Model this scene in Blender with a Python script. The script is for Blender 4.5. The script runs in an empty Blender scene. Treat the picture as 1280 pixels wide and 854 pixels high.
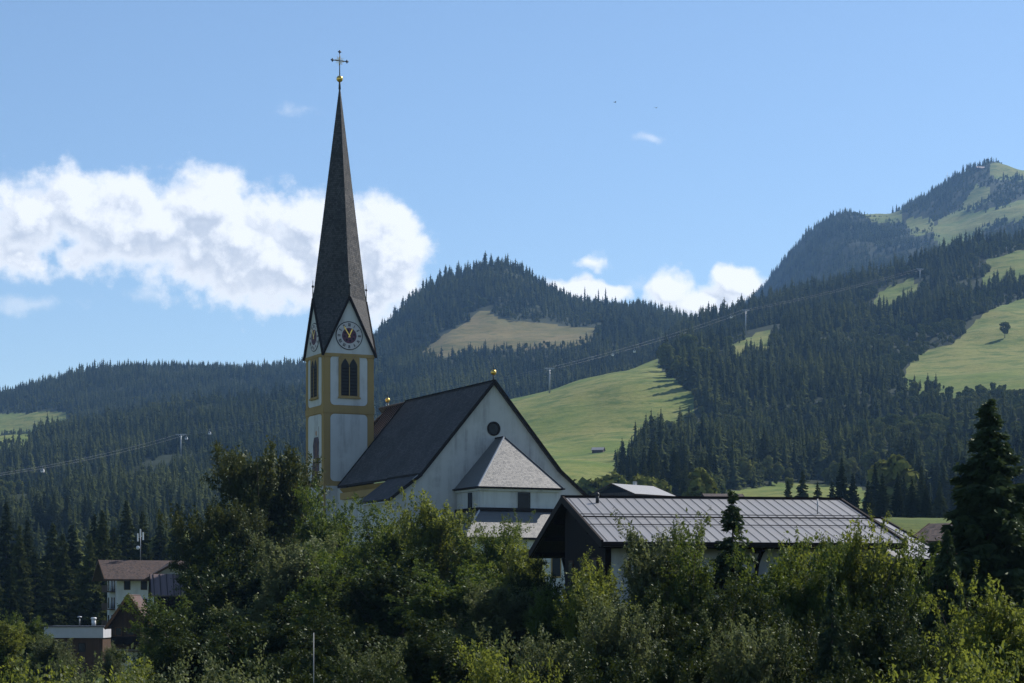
import bpy, math, random
import numpy as np
from mathutils import Vector, Matrix

# ------------------------------------------------------------------ basics
F, HZ = 2667.0, 760.0            # the lens in pixels of the 1280 px photograph, row of the level line
SC = bpy.context.scene
COL = SC.collection
R = math.radians
rng = np.random.default_rng(7)
random.seed(7)
SUN_AZ, SUN_EL = R(38), R(43)    # azimuth from +x towards +y

def W(px, py, Y):
    return Vector(((px - 640) * Y / F, Y, (HZ - py) * Y / F))

def tag(o, label=None, cat=None, group=None, kind=None):
    if label: o['label'] = label
    if cat: o['category'] = cat
    if group: o['group'] = group
    if kind: o['kind'] = kind
    return o

def empty(name, loc, rz=0.0):
    o = bpy.data.objects.new(name, None)
    COL.objects.link(o)
    o.location = loc
    o.rotation_euler = (0, 0, rz)
    o.empty_display_size = 0.3
    return o

def copy_tree(o, parent=None):
    c = o.copy()
    COL.objects.link(c)
    if parent is not None:
        c.parent = parent
    for ch in o.children:
        copy_tree(ch, c)
    return c

class MB:
    """collects simple solids and links them as ONE mesh object, with metric UVs per face"""
    def __init__(s):
        s.v, s.f, s.m, s.sm = [], [], [], []
    def face(s, pts, mi=0, smooth=False):
        b = len(s.v)
        s.v += [Vector(p) for p in pts]
        s.f.append(list(range(b, b + len(pts)))); s.m.append(mi); s.sm.append(smooth)
        return s
    def hull(s, verts, faces, mi=0, smooth=False):
        b = len(s.v)
        s.v += [Vector(p) for p in verts]
        for f in faces:
            s.f.append([b + i for i in f]); s.m.append(mi); s.sm.append(smooth)
        return s
    def box(s, lo, hi, mi=0):
        (a, b, c), (d, e, f) = lo, hi
        return s.hull([(a,b,c),(d,b,c),(d,e,c),(a,e,c),(a,b,f),(d,b,f),(d,e,f),(a,e,f)],
                      [(3,2,1,0),(4,5,6,7),(0,1,5,4),(1,2,6,5),(2,3,7,6),(3,0,4,7)], mi)
    def extrude(s, poly, vec, mi=0):
        n = len(poly); vec = Vector(vec)
        P = [Vector(p) for p in poly] + [Vector(p) + vec for p in poly]
        fs = [list(range(n))[::-1], list(range(n, 2*n))]
        fs += [(i, (i+1) % n, n + (i+1) % n, n + i) for i in range(n)]
        return s.hull(P, fs, mi)
    def slab(s, poly, th, mi=0):
        P = [Vector(p) for p in poly]
        n = (P[1]-P[0]).cross(P[2]-P[0]).normalized()
        if n.z < 0: P.reverse(); n = -n
        return s.extrude([p - n*th for p in P], n*th, mi)
    def bar(s, a, b, w, h=None, mi=0, up=(0,0,1)):
        a, b = Vector(a), Vector(b); d = (b-a)
        if d.length < 1e-6: return s
        d.normalize(); up = Vector(up)
        if abs(d.dot(up)) > .98: up = Vector((1,0,0))
        x = d.cross(up).normalized(); y = x.cross(d).normalized()
        h = w if h is None else h
        q = [a + x*i*w/2 + y*j*h/2 for i, j in ((-1,-1),(1,-1),(1,1),(-1,1))]
        return s.extrude(q, b-a, mi)
    def tube(s, pts, rad, n=6, mi=0, smooth=True):
        pts = [Vector(p) for p in pts]; rings = []
        b = len(s.v)
        for i, p in enumerate(pts):
            d = (pts[min(i+1, len(pts)-1)] - pts[max(i-1, 0)]).normalized()
            x = d.cross(Vector((0.31, 0.17, 0.93)))
            if x.length < .05: x = d.cross(Vector((1, 0, 0)))
            x.normalize(); y = d.cross(x)
            r = rad[i] if isinstance(rad, (list, tuple)) else rad
            s.v += [p + x*math.cos(t)*r + y*math.sin(t)*r for t in [2*math.pi*k/n for k in range(n)]]
        for i in range(len(pts)-1):
            for k in range(n):
                s.f.append([b+i*n+k, b+i*n+(k+1) % n, b+(i+1)*n+(k+1) % n, b+(i+1)*n+k]); s.m.append(mi); s.sm.append(smooth)
        s.f.append([b+k for k in range(n)][::-1]); s.m.append(mi); s.sm.append(False)
        s.f.append([b+(len(pts)-1)*n+k for k in range(n)]); s.m.append(mi); s.sm.append(False)
        return s
    def ball(s, c, r, nu=12, nv=8, mi=0, sc=(1,1,1)):
        c = Vector(c); V = []; fs = []
        for j in range(nv+1):
            t = math.pi*j/nv
            for i in range(nu):
                p = 2*math.pi*i/nu
                V.append(c + Vector((math.sin(t)*math.cos(p)*r*sc[0], math.sin(t)*math.sin(p)*r*sc[1], math.cos(t)*r*sc[2])))
        for j in range(nv):
            for i in range(nu):
                a, b = j*nu+i, j*nu+(i+1) % nu
                fs.append((a, a+nu, b+nu, b))
        return s.hull(V, fs, mi, True)
    def build(s, name, mat, parent=None, org=(0,0,0)):
        me = bpy.data.meshes.new(name)
        org = Vector(org)
        me.from_pydata([tuple(v - org) for v in s.v], [], s.f)
        for m in (mat if isinstance(mat, (list, tuple)) else [mat]): me.materials.append(m)
        me.polygons.foreach_set('material_index', s.m)
        me.polygons.foreach_set('use_smooth', s.sm)
        uv = me.uv_layers.new(name='UVMap')
        for p in me.polygons:
            n = p.normal
            u = Vector((0,0,1)).cross(n)
            u = u.normalized() if u.length > .02 else Vector((1,0,0))
            v = n.cross(u)
            for li in p.loop_indices:
                co = me.vertices[me.loops[li].vertex_index].co
                uv.data[li].uv = (co.dot(u), co.dot(v))
        o = bpy.data.objects.new(name, me)
        COL.objects.link(o)
        if parent is not None: o.parent = parent
        return o

def np_mesh(name, V, faces, mats, face_attr=None, smooth=False):
    """V (n,3), faces (m,k) equal sized polygons"""
    me = bpy.data.meshes.new(name)
    m, k = faces.shape
    me.vertices.add(len(V)); me.vertices.foreach_set('co', np.ascontiguousarray(V, dtype=np.float32).ravel())
    me.loops.add(m*k); me.loops.foreach_set('vertex_index', np.ascontiguousarray(faces, dtype=np.int32).ravel())
    me.polygons.add(m); me.polygons.foreach_set('loop_start', np.arange(0, m*k, k, dtype=np.int32))
    me.polygons.foreach_set('loop_total', np.full(m, k, dtype=np.int32))
    if smooth: me.polygons.foreach_set('use_smooth', np.ones(m, dtype=bool))
    for mt in (mats if isinstance(mats, (list, tuple)) else [mats]): me.materials.append(mt)
    me.update(calc_edges=True)
    for key, arr in (face_attr or {}).items():
        a = me.attributes.new(key, 'FLOAT', 'FACE'); a.data.foreach_set('value', np.ascontiguousarray(arr, dtype=np.float32))
    return me

# ------------------------------------------------------------------ materials
def new_mat(name):
    m = bpy.data.materials.new(name); m.use_nodes = True
    nt = m.node_tree; nt.nodes.clear()
    out = nt.nodes.new('ShaderNodeOutputMaterial')
    return m, nt, out

class G:
    """small helper to write node graphs"""
    def __init__(s, nt): s.nt = nt
    def n(s, t, **kw):
        nd = s.nt.nodes.new(t)
        for k, v in kw.items(): setattr(nd, k, v)
        return nd
    def link(s, a, b): s.nt.links.new(a, b)
    def put(s, sock, v):
        if v is None: return
        if isinstance(v, bpy.types.NodeSocket): s.link(v, sock)
        else:
            if sock.type == 'RGBA' and len(v) == 3: v = (*v, 1)
            sock.default_value = v
    def math(s, op, a, b=None, c=None, clamp=False):
        nd = s.n('ShaderNodeMath', operation=op, use_clamp=clamp)
        s.put(nd.inputs[0], a); s.put(nd.inputs[1], b)
        if c is not None: s.put(nd.inputs[2], c)
        return nd.outputs[0]
    def vmath(s, op, a, b=None, out=0):
        nd = s.n('ShaderNodeVectorMath', operation=op)
        s.put(nd.inputs[0], a); s.put(nd.inputs[1], b)
        return nd.outputs[out]
    def mix(s, f, a, b, blend='MIX'):
        nd = s.n('ShaderNodeMix', data_type='RGBA', blend_type=blend, clamp_factor=True)
        s.put(nd.inputs[0], f); s.put(nd.inputs[6], a); s.put(nd.inputs[7], b)
        return nd.outputs[2]
    def ramp(s, f, lo, hi, a=0.0, b=1.0):
        nd = s.n('ShaderNodeMapRange', interpolation_type='SMOOTHSTEP')
        s.put(nd.inputs[0], f); s.put(nd.inputs[1], lo); s.put(nd.inputs[2], hi); s.put(nd.inputs[3], a); s.put(nd.inputs[4], b)
        return nd.outputs[0]
    def noise(s, vec, scale, detail=3, rough=.55, out=0):
        nd = s.n('ShaderNodeTexNoise')
        if vec is not None: s.link(vec, nd.inputs['Vector'])
        nd.inputs['Scale'].default_value = scale; nd.inputs['Detail'].default_value = detail; nd.inputs['Roughness'].default_value = rough
        return nd.outputs[out]
    def coord(s, which='Object'):
        return s.n('ShaderNodeTexCoord').outputs[which]
    def mapping(s, vec, scale=(1,1,1), loc=(0,0,0)):
        nd = s.n('ShaderNodeMapping'); s.link(vec, nd.inputs[0])
        nd.inputs['Scale'].default_value = scale; nd.inputs['Location'].default_value = loc
        return nd.outputs[0]
    def bump(s, h, strength=.3, dist=.02):
        nd = s.n('ShaderNodeBump'); s.link(h, nd.inputs['Height'])
        nd.inputs['Strength'].default_value = strength; nd.inputs['Distance'].default_value = dist
        return nd.outputs[0]
    def bsdf(s, out, color, rough=.8, metal=0.0, normal=None, spec=.3):
        b = s.n('ShaderNodeBsdfPrincipled')
        s.put(b.inputs['Base Color'], color); s.put(b.inputs['Roughness'], rough); s.put(b.inputs['Metallic'], metal)
        s.put(b.inputs['Specular IOR Level'], spec)
        if normal is not None: s.link(normal, b.inputs['Normal'])
        s.link(b.outputs[0], out.inputs['Surface'])
        return b

def mat_plain(name, col, rough=.7, metal=0.0, var=.15, scale=2.0, spec=.3):
    m, nt, out = new_mat(name); g = G(nt)
    c = g.coord()
    f = g.noise(c, scale, 4)
    dark = tuple(x*(1-var*1.6) for x in col); lite = tuple(min(1, x*(1+var)) for x in col)
    g.bsdf(out, g.mix(f, dark, lite), rough, metal, g.bump(g.noise(c, scale*12, 2), .15, .01), spec)
    return m

def mat_plaster(name, col, stain=(.42,.42,.40), amount=.5):
    m, nt, out = new_mat(name); g = G(nt)
    c = g.coord()
    big = g.noise(c, .35, 5, .65)
    streak = g.noise(g.mapping(c, (.75, .75, .07)), 1.0, 7, .7)
    s = g.math('MULTIPLY', g.ramp(streak, .42, .70), g.ramp(big, .34, .62))
    k = g.mix(g.math('MULTIPLY', s, amount), col, stain)
    k = g.mix(g.ramp(big, .35, .7, 0, .22), k, tuple(x*.72 for x in col))
    g.bsdf(out, k, .92, 0, g.bump(g.noise(c, 9, 4), .25, .015), .15)
    return m

def mat_shingle(name, c1, c2, mortar, w=.16, h=.17, rough=(.45, .85), jitter=.2, spec=.4, moss=None):
    m, nt, out = new_mat(name); g = G(nt)
    uv = g.coord('UV')
    b = g.n('ShaderNodeTexBrick', offset=.5, squash=1.0)
    sc = g.n('ShaderNodeVectorMath', operation='SCALE'); sc.inputs['Scale'].default_value = .035
    nz = g.noise(uv, 1.3, 2, out=1); g.link(nz, sc.inputs[0])
    vv = g.vmath('ADD', uv, sc.outputs[0])
    g.link(vv, b.inputs['Vector'])
    b.inputs['Color1'].default_value = (0, 0, 0, 1); b.inputs['Color2'].default_value = (1, 1, 1, 1); b.inputs['Mortar'].default_value = (.5, .5, .5, 1)
    b.inputs['Scale'].default_value = 1; b.inputs['Mortar Size'].default_value = .014; b.inputs['Mortar Smooth'].default_value = .3
    b.inputs['Brick Width'].default_value = w; b.inputs['Row Height'].default_value = h; b.inputs['Bias'].default_value = 0
    rnd = b.outputs['Color']; gap = b.outputs['Fac']
    col = g.mix(rnd, c1, c2)
    big = g.noise(uv, .25, 5, .6)
    col = g.mix(g.ramp(big, .35, .7, 0, .45), col, tuple(x*.62 for x in c1))
    if moss: col = g.mix(g.ramp(g.noise(uv, .5, 5, .7), .58, .75, 0, .7), col, moss)
    col = g.mix(gap, col, mortar)
    # each shingle lies at its own slight tilt
    geo = g.n('ShaderNodeNewGeometry')
    t = g.math('MULTIPLY', g.math('SUBTRACT', rnd, .5), jitter*2)
    tv = g.n('ShaderNodeCombineXYZ'); g.link(t, tv.inputs[0]); g.link(g.math('MULTIPLY', t, .7), tv.inputs[1]); g.link(t, tv.inputs[2])
    row = g.n('ShaderNodeSeparateXYZ'); g.link(vv, row.inputs[0])
    saw = g.math('FRACT', g.math('DIVIDE', row.outputs[1], h))
    hgt = g.math('MULTIPLY', g.math('SUBTRACT', 1.0, saw), g.math('SUBTRACT', 1.0, gap))
    bmp = g.n('ShaderNodeBump'); g.link(hgt, bmp.inputs['Height']); bmp.inputs['Strength'].default_value = .55; bmp.inputs['Distance'].default_value = .025
    nrm = g.vmath('NORMALIZE', g.vmath('ADD', bmp.outputs[0], tv.outputs[0]))
    rg = g.ramp(rnd, 0, 1, rough[0], rough[1])
    g.bsdf(out, col, rg, 0, nrm, spec)
    return m

def mat_metal_roof(name, col, dark):
    m, nt, out = new_mat(name); g = G(nt)
    uv = g.coord('UV')
    big = g.noise(uv, .4, 5, .6)
    st = g.noise(g.mapping(uv, (3.0, .25, 1)), 1, 4, .6)
    k = g.mix(g.ramp(st, .4, .75, 0, .45), col, dark)
    k = g.mix(g.ramp(big, .55, .8, 0, .35), k, tuple(x*1.35 for x in col))
    k = g.mix(g.ramp(g.noise(uv, .9, 4, .7), .70, .80, 0, .6), k, (.36, .22, .09))
    g.bsdf(out, k, g.ramp(big, .3, .7, .55, .7), .0, g.bump(g.noise(uv, 3, 3), .12, .02), .4)
    return m

def mat_planks(name, col, w=.18, axis=0, rough=.85):
    m, nt, out = new_mat(name); g = G(nt)
    uv = g.coord('UV')
    sx = g.n('ShaderNodeSeparateXYZ'); g.link(uv, sx.inputs[0])
    q = g.math('DIVIDE', sx.outputs[axis], w)
    fr = g.math('FRACT', q)
    gapm = g.math('LESS_THAN', fr, .07)
    wn = g.n('ShaderNodeTexWhiteNoise', noise_dimensions='1D'); g.link(g.math('FLOOR', q), wn.inputs['W'])
    k = g.mix(wn.outputs[0], tuple(x*.7 for x in col), tuple(x*1.25 for x in col))
    sc = (14, 1, 1) if axis == 0 else (1, 14, 1)
    k = g.mix(g.noise(g.mapping(uv, sc), 1, 4), k, tuple(x*.6 for x in col))
    k = g.mix(gapm, k, tuple(x*.15 for x in col))
    g.bsdf(out, k, rough, 0, g.bump(g.math('SUBTRACT', 1.0, gapm), .4, .02), .2)
    return m

def mat_leaf(name, c1, c2, trans=.45, tcol=None, gloss=.02, rnd=.35):
    m, nt, out = new_mat(name); g = G(nt)
    at = g.n('ShaderNodeAttribute', attribute_name='tint')
    oi = g.n('ShaderNodeObjectInfo')
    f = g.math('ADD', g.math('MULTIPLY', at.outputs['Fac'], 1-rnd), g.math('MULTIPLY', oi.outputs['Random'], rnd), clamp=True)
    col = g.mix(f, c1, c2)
    d = g.n('ShaderNodeBsdfDiffuse'); g.link(col, d.inputs[0])
    t = g.n('ShaderNodeBsdfTranslucent')
    tc = g.mix(.75, col, tcol or tuple(x*1.6 for x in c2))
    g.link(tc, t.inputs[0])
    mx = g.n('ShaderNodeMixShader'); mx.inputs[0].default_value = trans
    g.link(d.outputs[0], mx.inputs[1]); g.link(t.outputs[0], mx.inputs[2])
    last = mx.outputs[0]
    if gloss > 0:
        gl = g.n('ShaderNodeBsdfGlossy'); gl.inputs['Roughness'].default_value = .48; gl.inputs[0].default_value = (.85, .9, .8, 1)
        m2 = g.n('ShaderNodeMixShader'); m2.inputs[0].default_value = gloss
        g.link(last, m2.inputs[1]); g.link(gl.outputs[0], m2.inputs[2]); last = m2.outputs[0]
    g.link(last, out.inputs['Surface'])
    return m

def mat_conifer(name, c1, c2):
    m, nt, out = new_mat(name); g = G(nt)
    oi = g.n('ShaderNodeObjectInfo')
    geo = g.n('ShaderNodeNewGeometry')
    patch = g.ramp(g.noise(oi.outputs['Location'], .011, 4, .6), .35, .68)  # broad patches put sunlit and darker stands into the tree colour
    f = g.math('ADD', g.math('MULTIPLY', oi.outputs['Random'], .38), g.math('MULTIPLY', patch, .62), clamp=True)
    col = g.mix(f, c1, c2)
    d = g.n('ShaderNodeBsdfDiffuse'); g.link(col, d.inputs[0])
    t = g.n('ShaderNodeBsdfTranslucent'); g.link(col, t.inputs[0])
    mx = g.n('ShaderNodeMixShader'); mx.inputs[0].default_value = .18
    g.link(d.outputs[0], mx.inputs[1]); g.link(t.outputs[0], mx.inputs[2])
    g.link(mx.outputs[0], out.inputs['Surface'])
    return m

def mat_hill(name, wood, alpine=False):
    """meadow (attribute 'meadow' 1) and forest floor (0)"""
    m, nt, out = new_mat(name); g = G(nt)
    c = g.coord()
    at = g.n('ShaderNodeAttribute', attribute_name='meadow')
    a = g.noise(c, .012, 6, .62); b = g.noise(g.mapping(c, (1, 1, 3.2)), .05, 6, .68); fine = g.noise(c, .35, 4, .7)
    if alpine: g1, g2, g3 = (.140, .125, .048), (.205, .160, .075), (.085, .092, .034)
    else:      g1, g2, g3 = (.115, .160, .030), (.210, .205, .062), (.068, .112, .022)
    big = g.noise(c, .0042, 4, .6); track = g.noise(g.mapping(c, (.012, .012, .42)), 1.0, 4, .65)
    k = g.mix(g.ramp(g.math('ADD', g.math('MULTIPLY', a, .6), g.math('MULTIPLY', big, .6)), .48, .72), g1, g2)
    k = g.mix(g.ramp(track, .50, .62, 0, .35), k, tuple(x*.72 for x in g1)); k = g.mix(g.ramp(track, .62, .70, 0, .3), k, tuple(x*1.15 for x in g2))
    k = g.mix(g.ramp(b, .42, .68), k, g3)
    k = g.mix(g.ramp(fine, .35, .75, 0, .5), k, tuple(x*.62 for x in g1))
    k = g.mix(g.ramp(g.noise(c, .09, 5, .7), .62, .76, 0, .5), k, (.20, .15, .085))
    k = g.mix(g.ramp(g.noise(c, .16, 3, .6), .66, .72, 0, .7), k, (.045, .065, .018))
    e = g.math('ADD', at.outputs['Fac'], g.math('MULTIPLY', g.math('SUBTRACT', b, .5), .7))
    k = g.mix(g.ramp(e, .4, .6), wood, k)
    g.bsdf(out, k, .95, 0, g.bump(g.math('ADD', fine, g.math('MULTIPLY', b, 2)), .5, .6), .1)
    return m

M = {}
def build_materials():
    M['plaster'] = mat_plaster('white_plaster', (.48, .48, .475), (.19, .175, .18), .9)
    M['panel'] = mat_plaster('white_panel_plaster', (.53, .54, .54), (.26, .24, .245), .7)
    M['ochre'] = mat_plaster('ochre_plaster', (.34, .235, .098), (.21, .15, .075), .6)
    M['gold'] = mat_plain('gilding', (.78, .50, .12), .28, 1.0, .1, 4)
    M['iron'] = mat_plain('dark_iron', (.06, .06, .065), .5, .6, .2, 5)
    M['steel'] = mat_plain('galvanised_steel', (.34, .35, .36), .45, .5, .15, 5)
    M['seam'] = mat_plain('roof_seam_grey', (.12, .12, .125), .7, 0, .2, 3, .1)
    M['cable'] = mat_plain('grey_wire_rope', (.22, .23, .24), .6, .4, .1, 5)
    M['trim'] = mat_plain('dark_brown_trim', (.022, .016, .014), .8, 0, .25, 3, .1)
    M['flash'] = mat_plain('pale_lead_flashing', (.52, .52, .53), .5, .2, .2, 3)
    M['spire'] = mat_shingle('spire_shingle', (.042, .041, .042), (.095, .091, .090), (.016, .016, .016), .26, .26, (.6, .85), .10, .12)
    M['nave_roof'] = mat_shingle('nave_shingle', (.052, .047, .046), (.112, .100, .096), (.014, .012, .011), .32, .30, (.7, .95), .08, .15, (.095, .062, .047))
    M['chancel_roof'] = mat_shingle('chancel_shingle', (.092, .090, .088), (.122, .119, .116), (.055, .053, .052), .26, .22, (.48, .60), .03, 1.0)
    M['rear_roof'] = mat_planks('brown_sheet_roof', (.10, .074, .064), .75, 0, .6)
    M['metal_roof'] = mat_metal_roof('grey_sheet_metal_roof', (.205, .205, .215), (.14, .14, .145))
    M['pale_roof'] = mat_metal_roof('pale_sheet_metal_roof', (.25, .25, .26), (.18, .18, .18))
    M['brown_roof'] = mat_shingle('brown_tile_roof', (.042, .027, .022), (.070, .043, .035), (.04, .025, .02), .3, .33, (.6, .9), .08, .3)
    M['red_roof'] = mat_shingle('red_tile_roof', (.062, .034, .027), (.095, .048, .038), (.06, .02, .02), .3, .33, (.6, .9), .08, .3)
    M['plum_roof'] = mat_metal_roof('plum_sheet_roof', (.135, .095, .092), (.09, .065, .062))
    M['wood_dark'] = mat_planks('dark_timber', (.013, .008, .006), .2, 0, .97)
    M['wood'] = mat_planks('brown_timber', (.080, .046, .028), .2)
    M['wood_orange'] = mat_planks('orange_timber', (.19, .088, .042), .2)
    M['wood_grey'] = mat_planks('weathered_timber', (.10, .075, .06), .25)
    M['glass'] = mat_plain('dark_glass', (.012, .014, .018), .25, 0, .2, 1, .2)
    M['shadow'] = mat_plain('louvre_shade', (.025, .023, .022), .8, 0, .2, 3)
    M['dial'] = mat_plain('clock_dial_white', (.52, .50, .51), .7, 0, .2, 3)
    M['dial_mid'] = mat_plain('clock_dial_plum', (.12, .045, .075), .7, 0, .5, 3)
    M['ink'] = mat_plain('clock_black_paint', (.018, .018, .026), .6, 0, .1, 3)
    M['robe'] = mat_plain('mural_robe', (.105, .075, .095), .9, 0, .5, 1.6)
    M['robe2'] = mat_plain('mural_brown', (.15, .085, .07), .9, 0, .4, 2)
    M['skin'] = mat_plain('mural_skin', (.42, .28, .21), .9, 0, .2, 2)
    M['concrete'] = mat_plain('pale_fascia', (.42, .42, .46), .8, 0, .12, 1)
    M['bark'] = mat_plain('bark', (.075, .058, .045), .95, 0, .4, 3)
    M['white_paint'] = mat_plain('white_paint', (.75, .75, .75), .5, 0, .05, 2)
    M['dark_paint'] = mat_plain('dark_paint', (.03, .03, .035), .5, 0, .1, 2)
    M['leaf_mid'] = mat_leaf('leaf_mid_green', (0.023, 0.048, 0.009), (0.067, 0.098, 0.018), .28, (0.200, 0.255, 0.034))
    M['leaf_dark_shade'] = mat_leaf('leaf_dark_green_shade', (0.010, 0.024, 0.006), (0.028, 0.045, 0.010), .24, (0.069, 0.085, 0.015))  # dark leaves, deepened to paint in the shade low in the grove
    M['leaf_dark_shade2'] = mat_leaf('leaf_deep_green', (.020, .034, .009), (.052, .062, .017), .24, (.12, .13, .025))
    M['leaf_bright'] = mat_leaf('leaf_yellow_green', (0.042, 0.065, 0.012), (0.110, 0.125, 0.023), .38, (0.300, 0.335, 0.048))
    M['leaf_grey'] = mat_leaf('leaf_grey_green', (0.043, 0.058, 0.022), (0.100, 0.114, 0.047), .28, (0.235, 0.270, 0.096))
    M['conifer'] = mat_conifer('conifer_green', (.010, .019, .009), (.082, .096, .030))
    M['spruce'] = mat_leaf('spruce_needles', (0.018, 0.034, 0.016), (0.046, 0.069, 0.025), .18, (0.057, 0.081, 0.023))
    M['broad'] = mat_conifer('far_broadleaf_green', (.060, .085, .020), (.155, .160, .045))
    M['hill'] = mat_hill('hill_cover', (.018, .026, .011))
    M['hill_alpine'] = mat_hill('alpine_hill_cover', (.026, .034, .017), True)
    m, nt, out = new_mat('valley_grass'); g = G(nt); c = g.coord()
    k = g.mix(g.ramp(g.noise(c, .06, 5, .6), .35, .65), (.055, .090, .020), (.11, .13, .035))
    k = g.mix(g.ramp(g.noise(c, 1.5, 4, .7), .4, .7, 0, .6), k, (.03, .045, .013))
    g.bsdf(out, k, .95, 0, g.bump(g.noise(c, 3, 4), .5, .1), .1)
    M['grass'] = m
build_materials()

# ------------------------------------------------------------------ camera, sun, sky
def build_camera():
    cam = bpy.data.cameras.new('camera'); o = bpy.data.objects.new('camera', cam); COL.objects.link(o)
    cam.sensor_width = 36; cam.lens = F/1280*36
    cam.shift_y = (HZ - 427)/1280
    cam.clip_start = .5; cam.clip_end = 60000
    o.location = (0, 0, 0); o.rotation_euler = (R(90), 0, 0)
    SC.camera = o
    s = bpy.data.lights.new('sun', 'SUN'); s.energy = 5.0; s.angle = R(.53); s.color = (1, .945, .86)
    so = bpy.data.objects.new('sun', s); COL.objects.link(so)
    d = Vector((math.cos(SUN_AZ)*math.cos(SUN_EL), math.sin(SUN_AZ)*math.cos(SUN_EL), math.sin(SUN_EL)))
    so.rotation_euler = d.to_track_quat('Z', 'Y').to_euler()
    so.location = (300, 200, 400)

CLOUDS = [  # centre, half widths (in the photo's pixels at which these directions appear), weight
    (35,275,75,62,.9),(95,262,58,52,1),(150,285,88,58,1),(205,290,90,56,1),(258,256,66,52,1.1),(300,295,100,66,1),(335,335,95,58,.95),(250,330,80,40,.8),
    (388,282,60,50,1.1),(425,315,85,76,1.1),(482,322,56,74,1.1),(448,365,62,48,.9),(25,322,62,26,.7),(100,320,60,30,.6),
    (715,358,44,18,.95),(758,364,32,16,.95),(742,326,34,14,.55),(842,364,38,28,1),(884,374,62,24,1),(922,358,36,25,1),
    (70,245,50,30,.7),(60,264,66,40,.8),(20,300,56,34,.7),(260,310,120,60,.95),(370,345,80,46,.9)]
WISPS = [(45,377,80,17,1),(385,141,42,12,.8),(817,171,26,9,1.1),(190,366,40,16,.8),(800,352,60,20,.6),(15,225,50,24,.9)]

def build_world():
    w = bpy.data.worlds.new('World'); SC.world = w; w.use_nodes = True
    nt = w.node_tree; nt.nodes.clear(); g = G(nt)
    out = g.n('ShaderNodeOutputWorld'); bg = g.n('ShaderNodeBackground')
    sky = g.n('ShaderNodeTexSky', sky_type='NISHITA'); sky.sun_disc = False
    sky.sun_elevation = SUN_EL; sky.sun_rotation = math.pi/2 - SUN_AZ
    sky.altitude = 850; sky.air_density = 1.0; sky.dust_density = .35; sky.ozone_density = 2.2
    # --- clouds: placed by compass direction on the sky itself
    def density(name, blobs, warp, amp):
        grp = bpy.data.node_groups.new(name, 'ShaderNodeTree')
        grp.interface.new_socket('Vector', in_out='INPUT', socket_type='NodeSocketVector')
        grp.interface.new_socket('Density', in_out='OUTPUT', socket_type='NodeSocketFloat')
        q = G(grp)
        gi = q.n('NodeGroupInput'); go = q.n('NodeGroupOutput')
        v = gi.outputs[0]
        n1 = q.noise(v, .016, 3, .5, out=1)
        wv = q.n('ShaderNodeVectorMath', operation='SCALE'); wv.inputs['Scale'].default_value = warp
        q.link(q.vmath('SUBTRACT', n1, (.5, .5, .5)), wv.inputs[0])
        p = q.vmath('ADD', v, wv.outputs[0])
        acc = None
        for (cx, cy, rx, ry, a) in blobs:
            d = q.vmath('MULTIPLY', q.vmath('SUBTRACT', p, (cx, cy, 0)), (1/rx, 1/ry, 0))
            l = q.vmath('LENGTH', d, out=1)
            e = q.math('MULTIPLY', q.math('SUBTRACT', 1.25, l), a)
            acc = e if acc is None else q.math('SMOOTH_MAX', acc, e, .12)
        fb = q.noise(v, .020, 10, .60)
        q.link(q.math('ADD', acc, q.math('MULTIPLY', q.math('SUBTRACT', fb, .52), amp)), go.inputs[0])
        return grp
    grp = density('cloud_density', CLOUDS, 50, 1.75); grw = density('wisp_density', WISPS, 30, 2.6)

    dirv = g.coord('Generated')
    sx = g.n('ShaderNodeSeparateXYZ'); g.link(dirv, sx.inputs[0])
    yy = g.math('MAXIMUM', sx.outputs[1], .02)
    U = g.math('ADD', g.math('MULTIPLY', g.math('DIVIDE', sx.outputs[0], yy), F), 640.0)
    V = g.math('SUBTRACT', HZ, g.math('MULTIPLY', g.math('DIVIDE', sx.outputs[2], yy), F))
    cv = g.n('ShaderNodeCombineXYZ'); g.link(U, cv.inputs[0]); g.link(V, cv.inputs[1])
    a = g.n('ShaderNodeGroup', node_tree=grp); g.link(cv.outputs[0], a.inputs[0])
    off = g.vmath('ADD', cv.outputs[0], (12, -20, 0))
    b = g.n('ShaderNodeGroup', node_tree=grp); g.link(off, b.inputs[0])
    mask = g.ramp(a.outputs[0], .03, .60)
    ws = g.n('ShaderNodeGroup', node_tree=grw); g.link(cv.outputs[0], ws.inputs[0])
    mask = g.math('MAXIMUM', mask, g.ramp(ws.outputs[0], .25, 1.3, 0, .42))
    # painted cloud shading: less cloud towards the sun = whiter, more = greyer
    lit = g.ramp(g.math('SUBTRACT', a.outputs[0], b.outputs[0]), -.30, .36)
    thick = g.ramp(a.outputs[0], .25, 1.1)
    lit = g.math('MAXIMUM', lit, g.math('SUBTRACT', 1.0, thick))
    cc = g.mix(lit, (4.9, 5.3, 6.0), (8.9, 8.9, 8.9))
    tint = g.mix(1.0, sky.outputs[0], (.97, 1.0, 1.02), 'MULTIPLY')
    front = g.math('GREATER_THAN', sx.outputs[1], .05)
    col = g.mix(g.math('MULTIPLY', g.math('MULTIPLY', mask, front), .96), tint, cc)
    g.link(col, bg.inputs[0]); bg.inputs[1].default_value = .094
    g.link(bg.outputs[0], out.inputs[0])
    w.cycles.sampling_method = 'MANUAL'; w.cycles.sample_map_resolution = 512
build_camera(); build_world()

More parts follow.
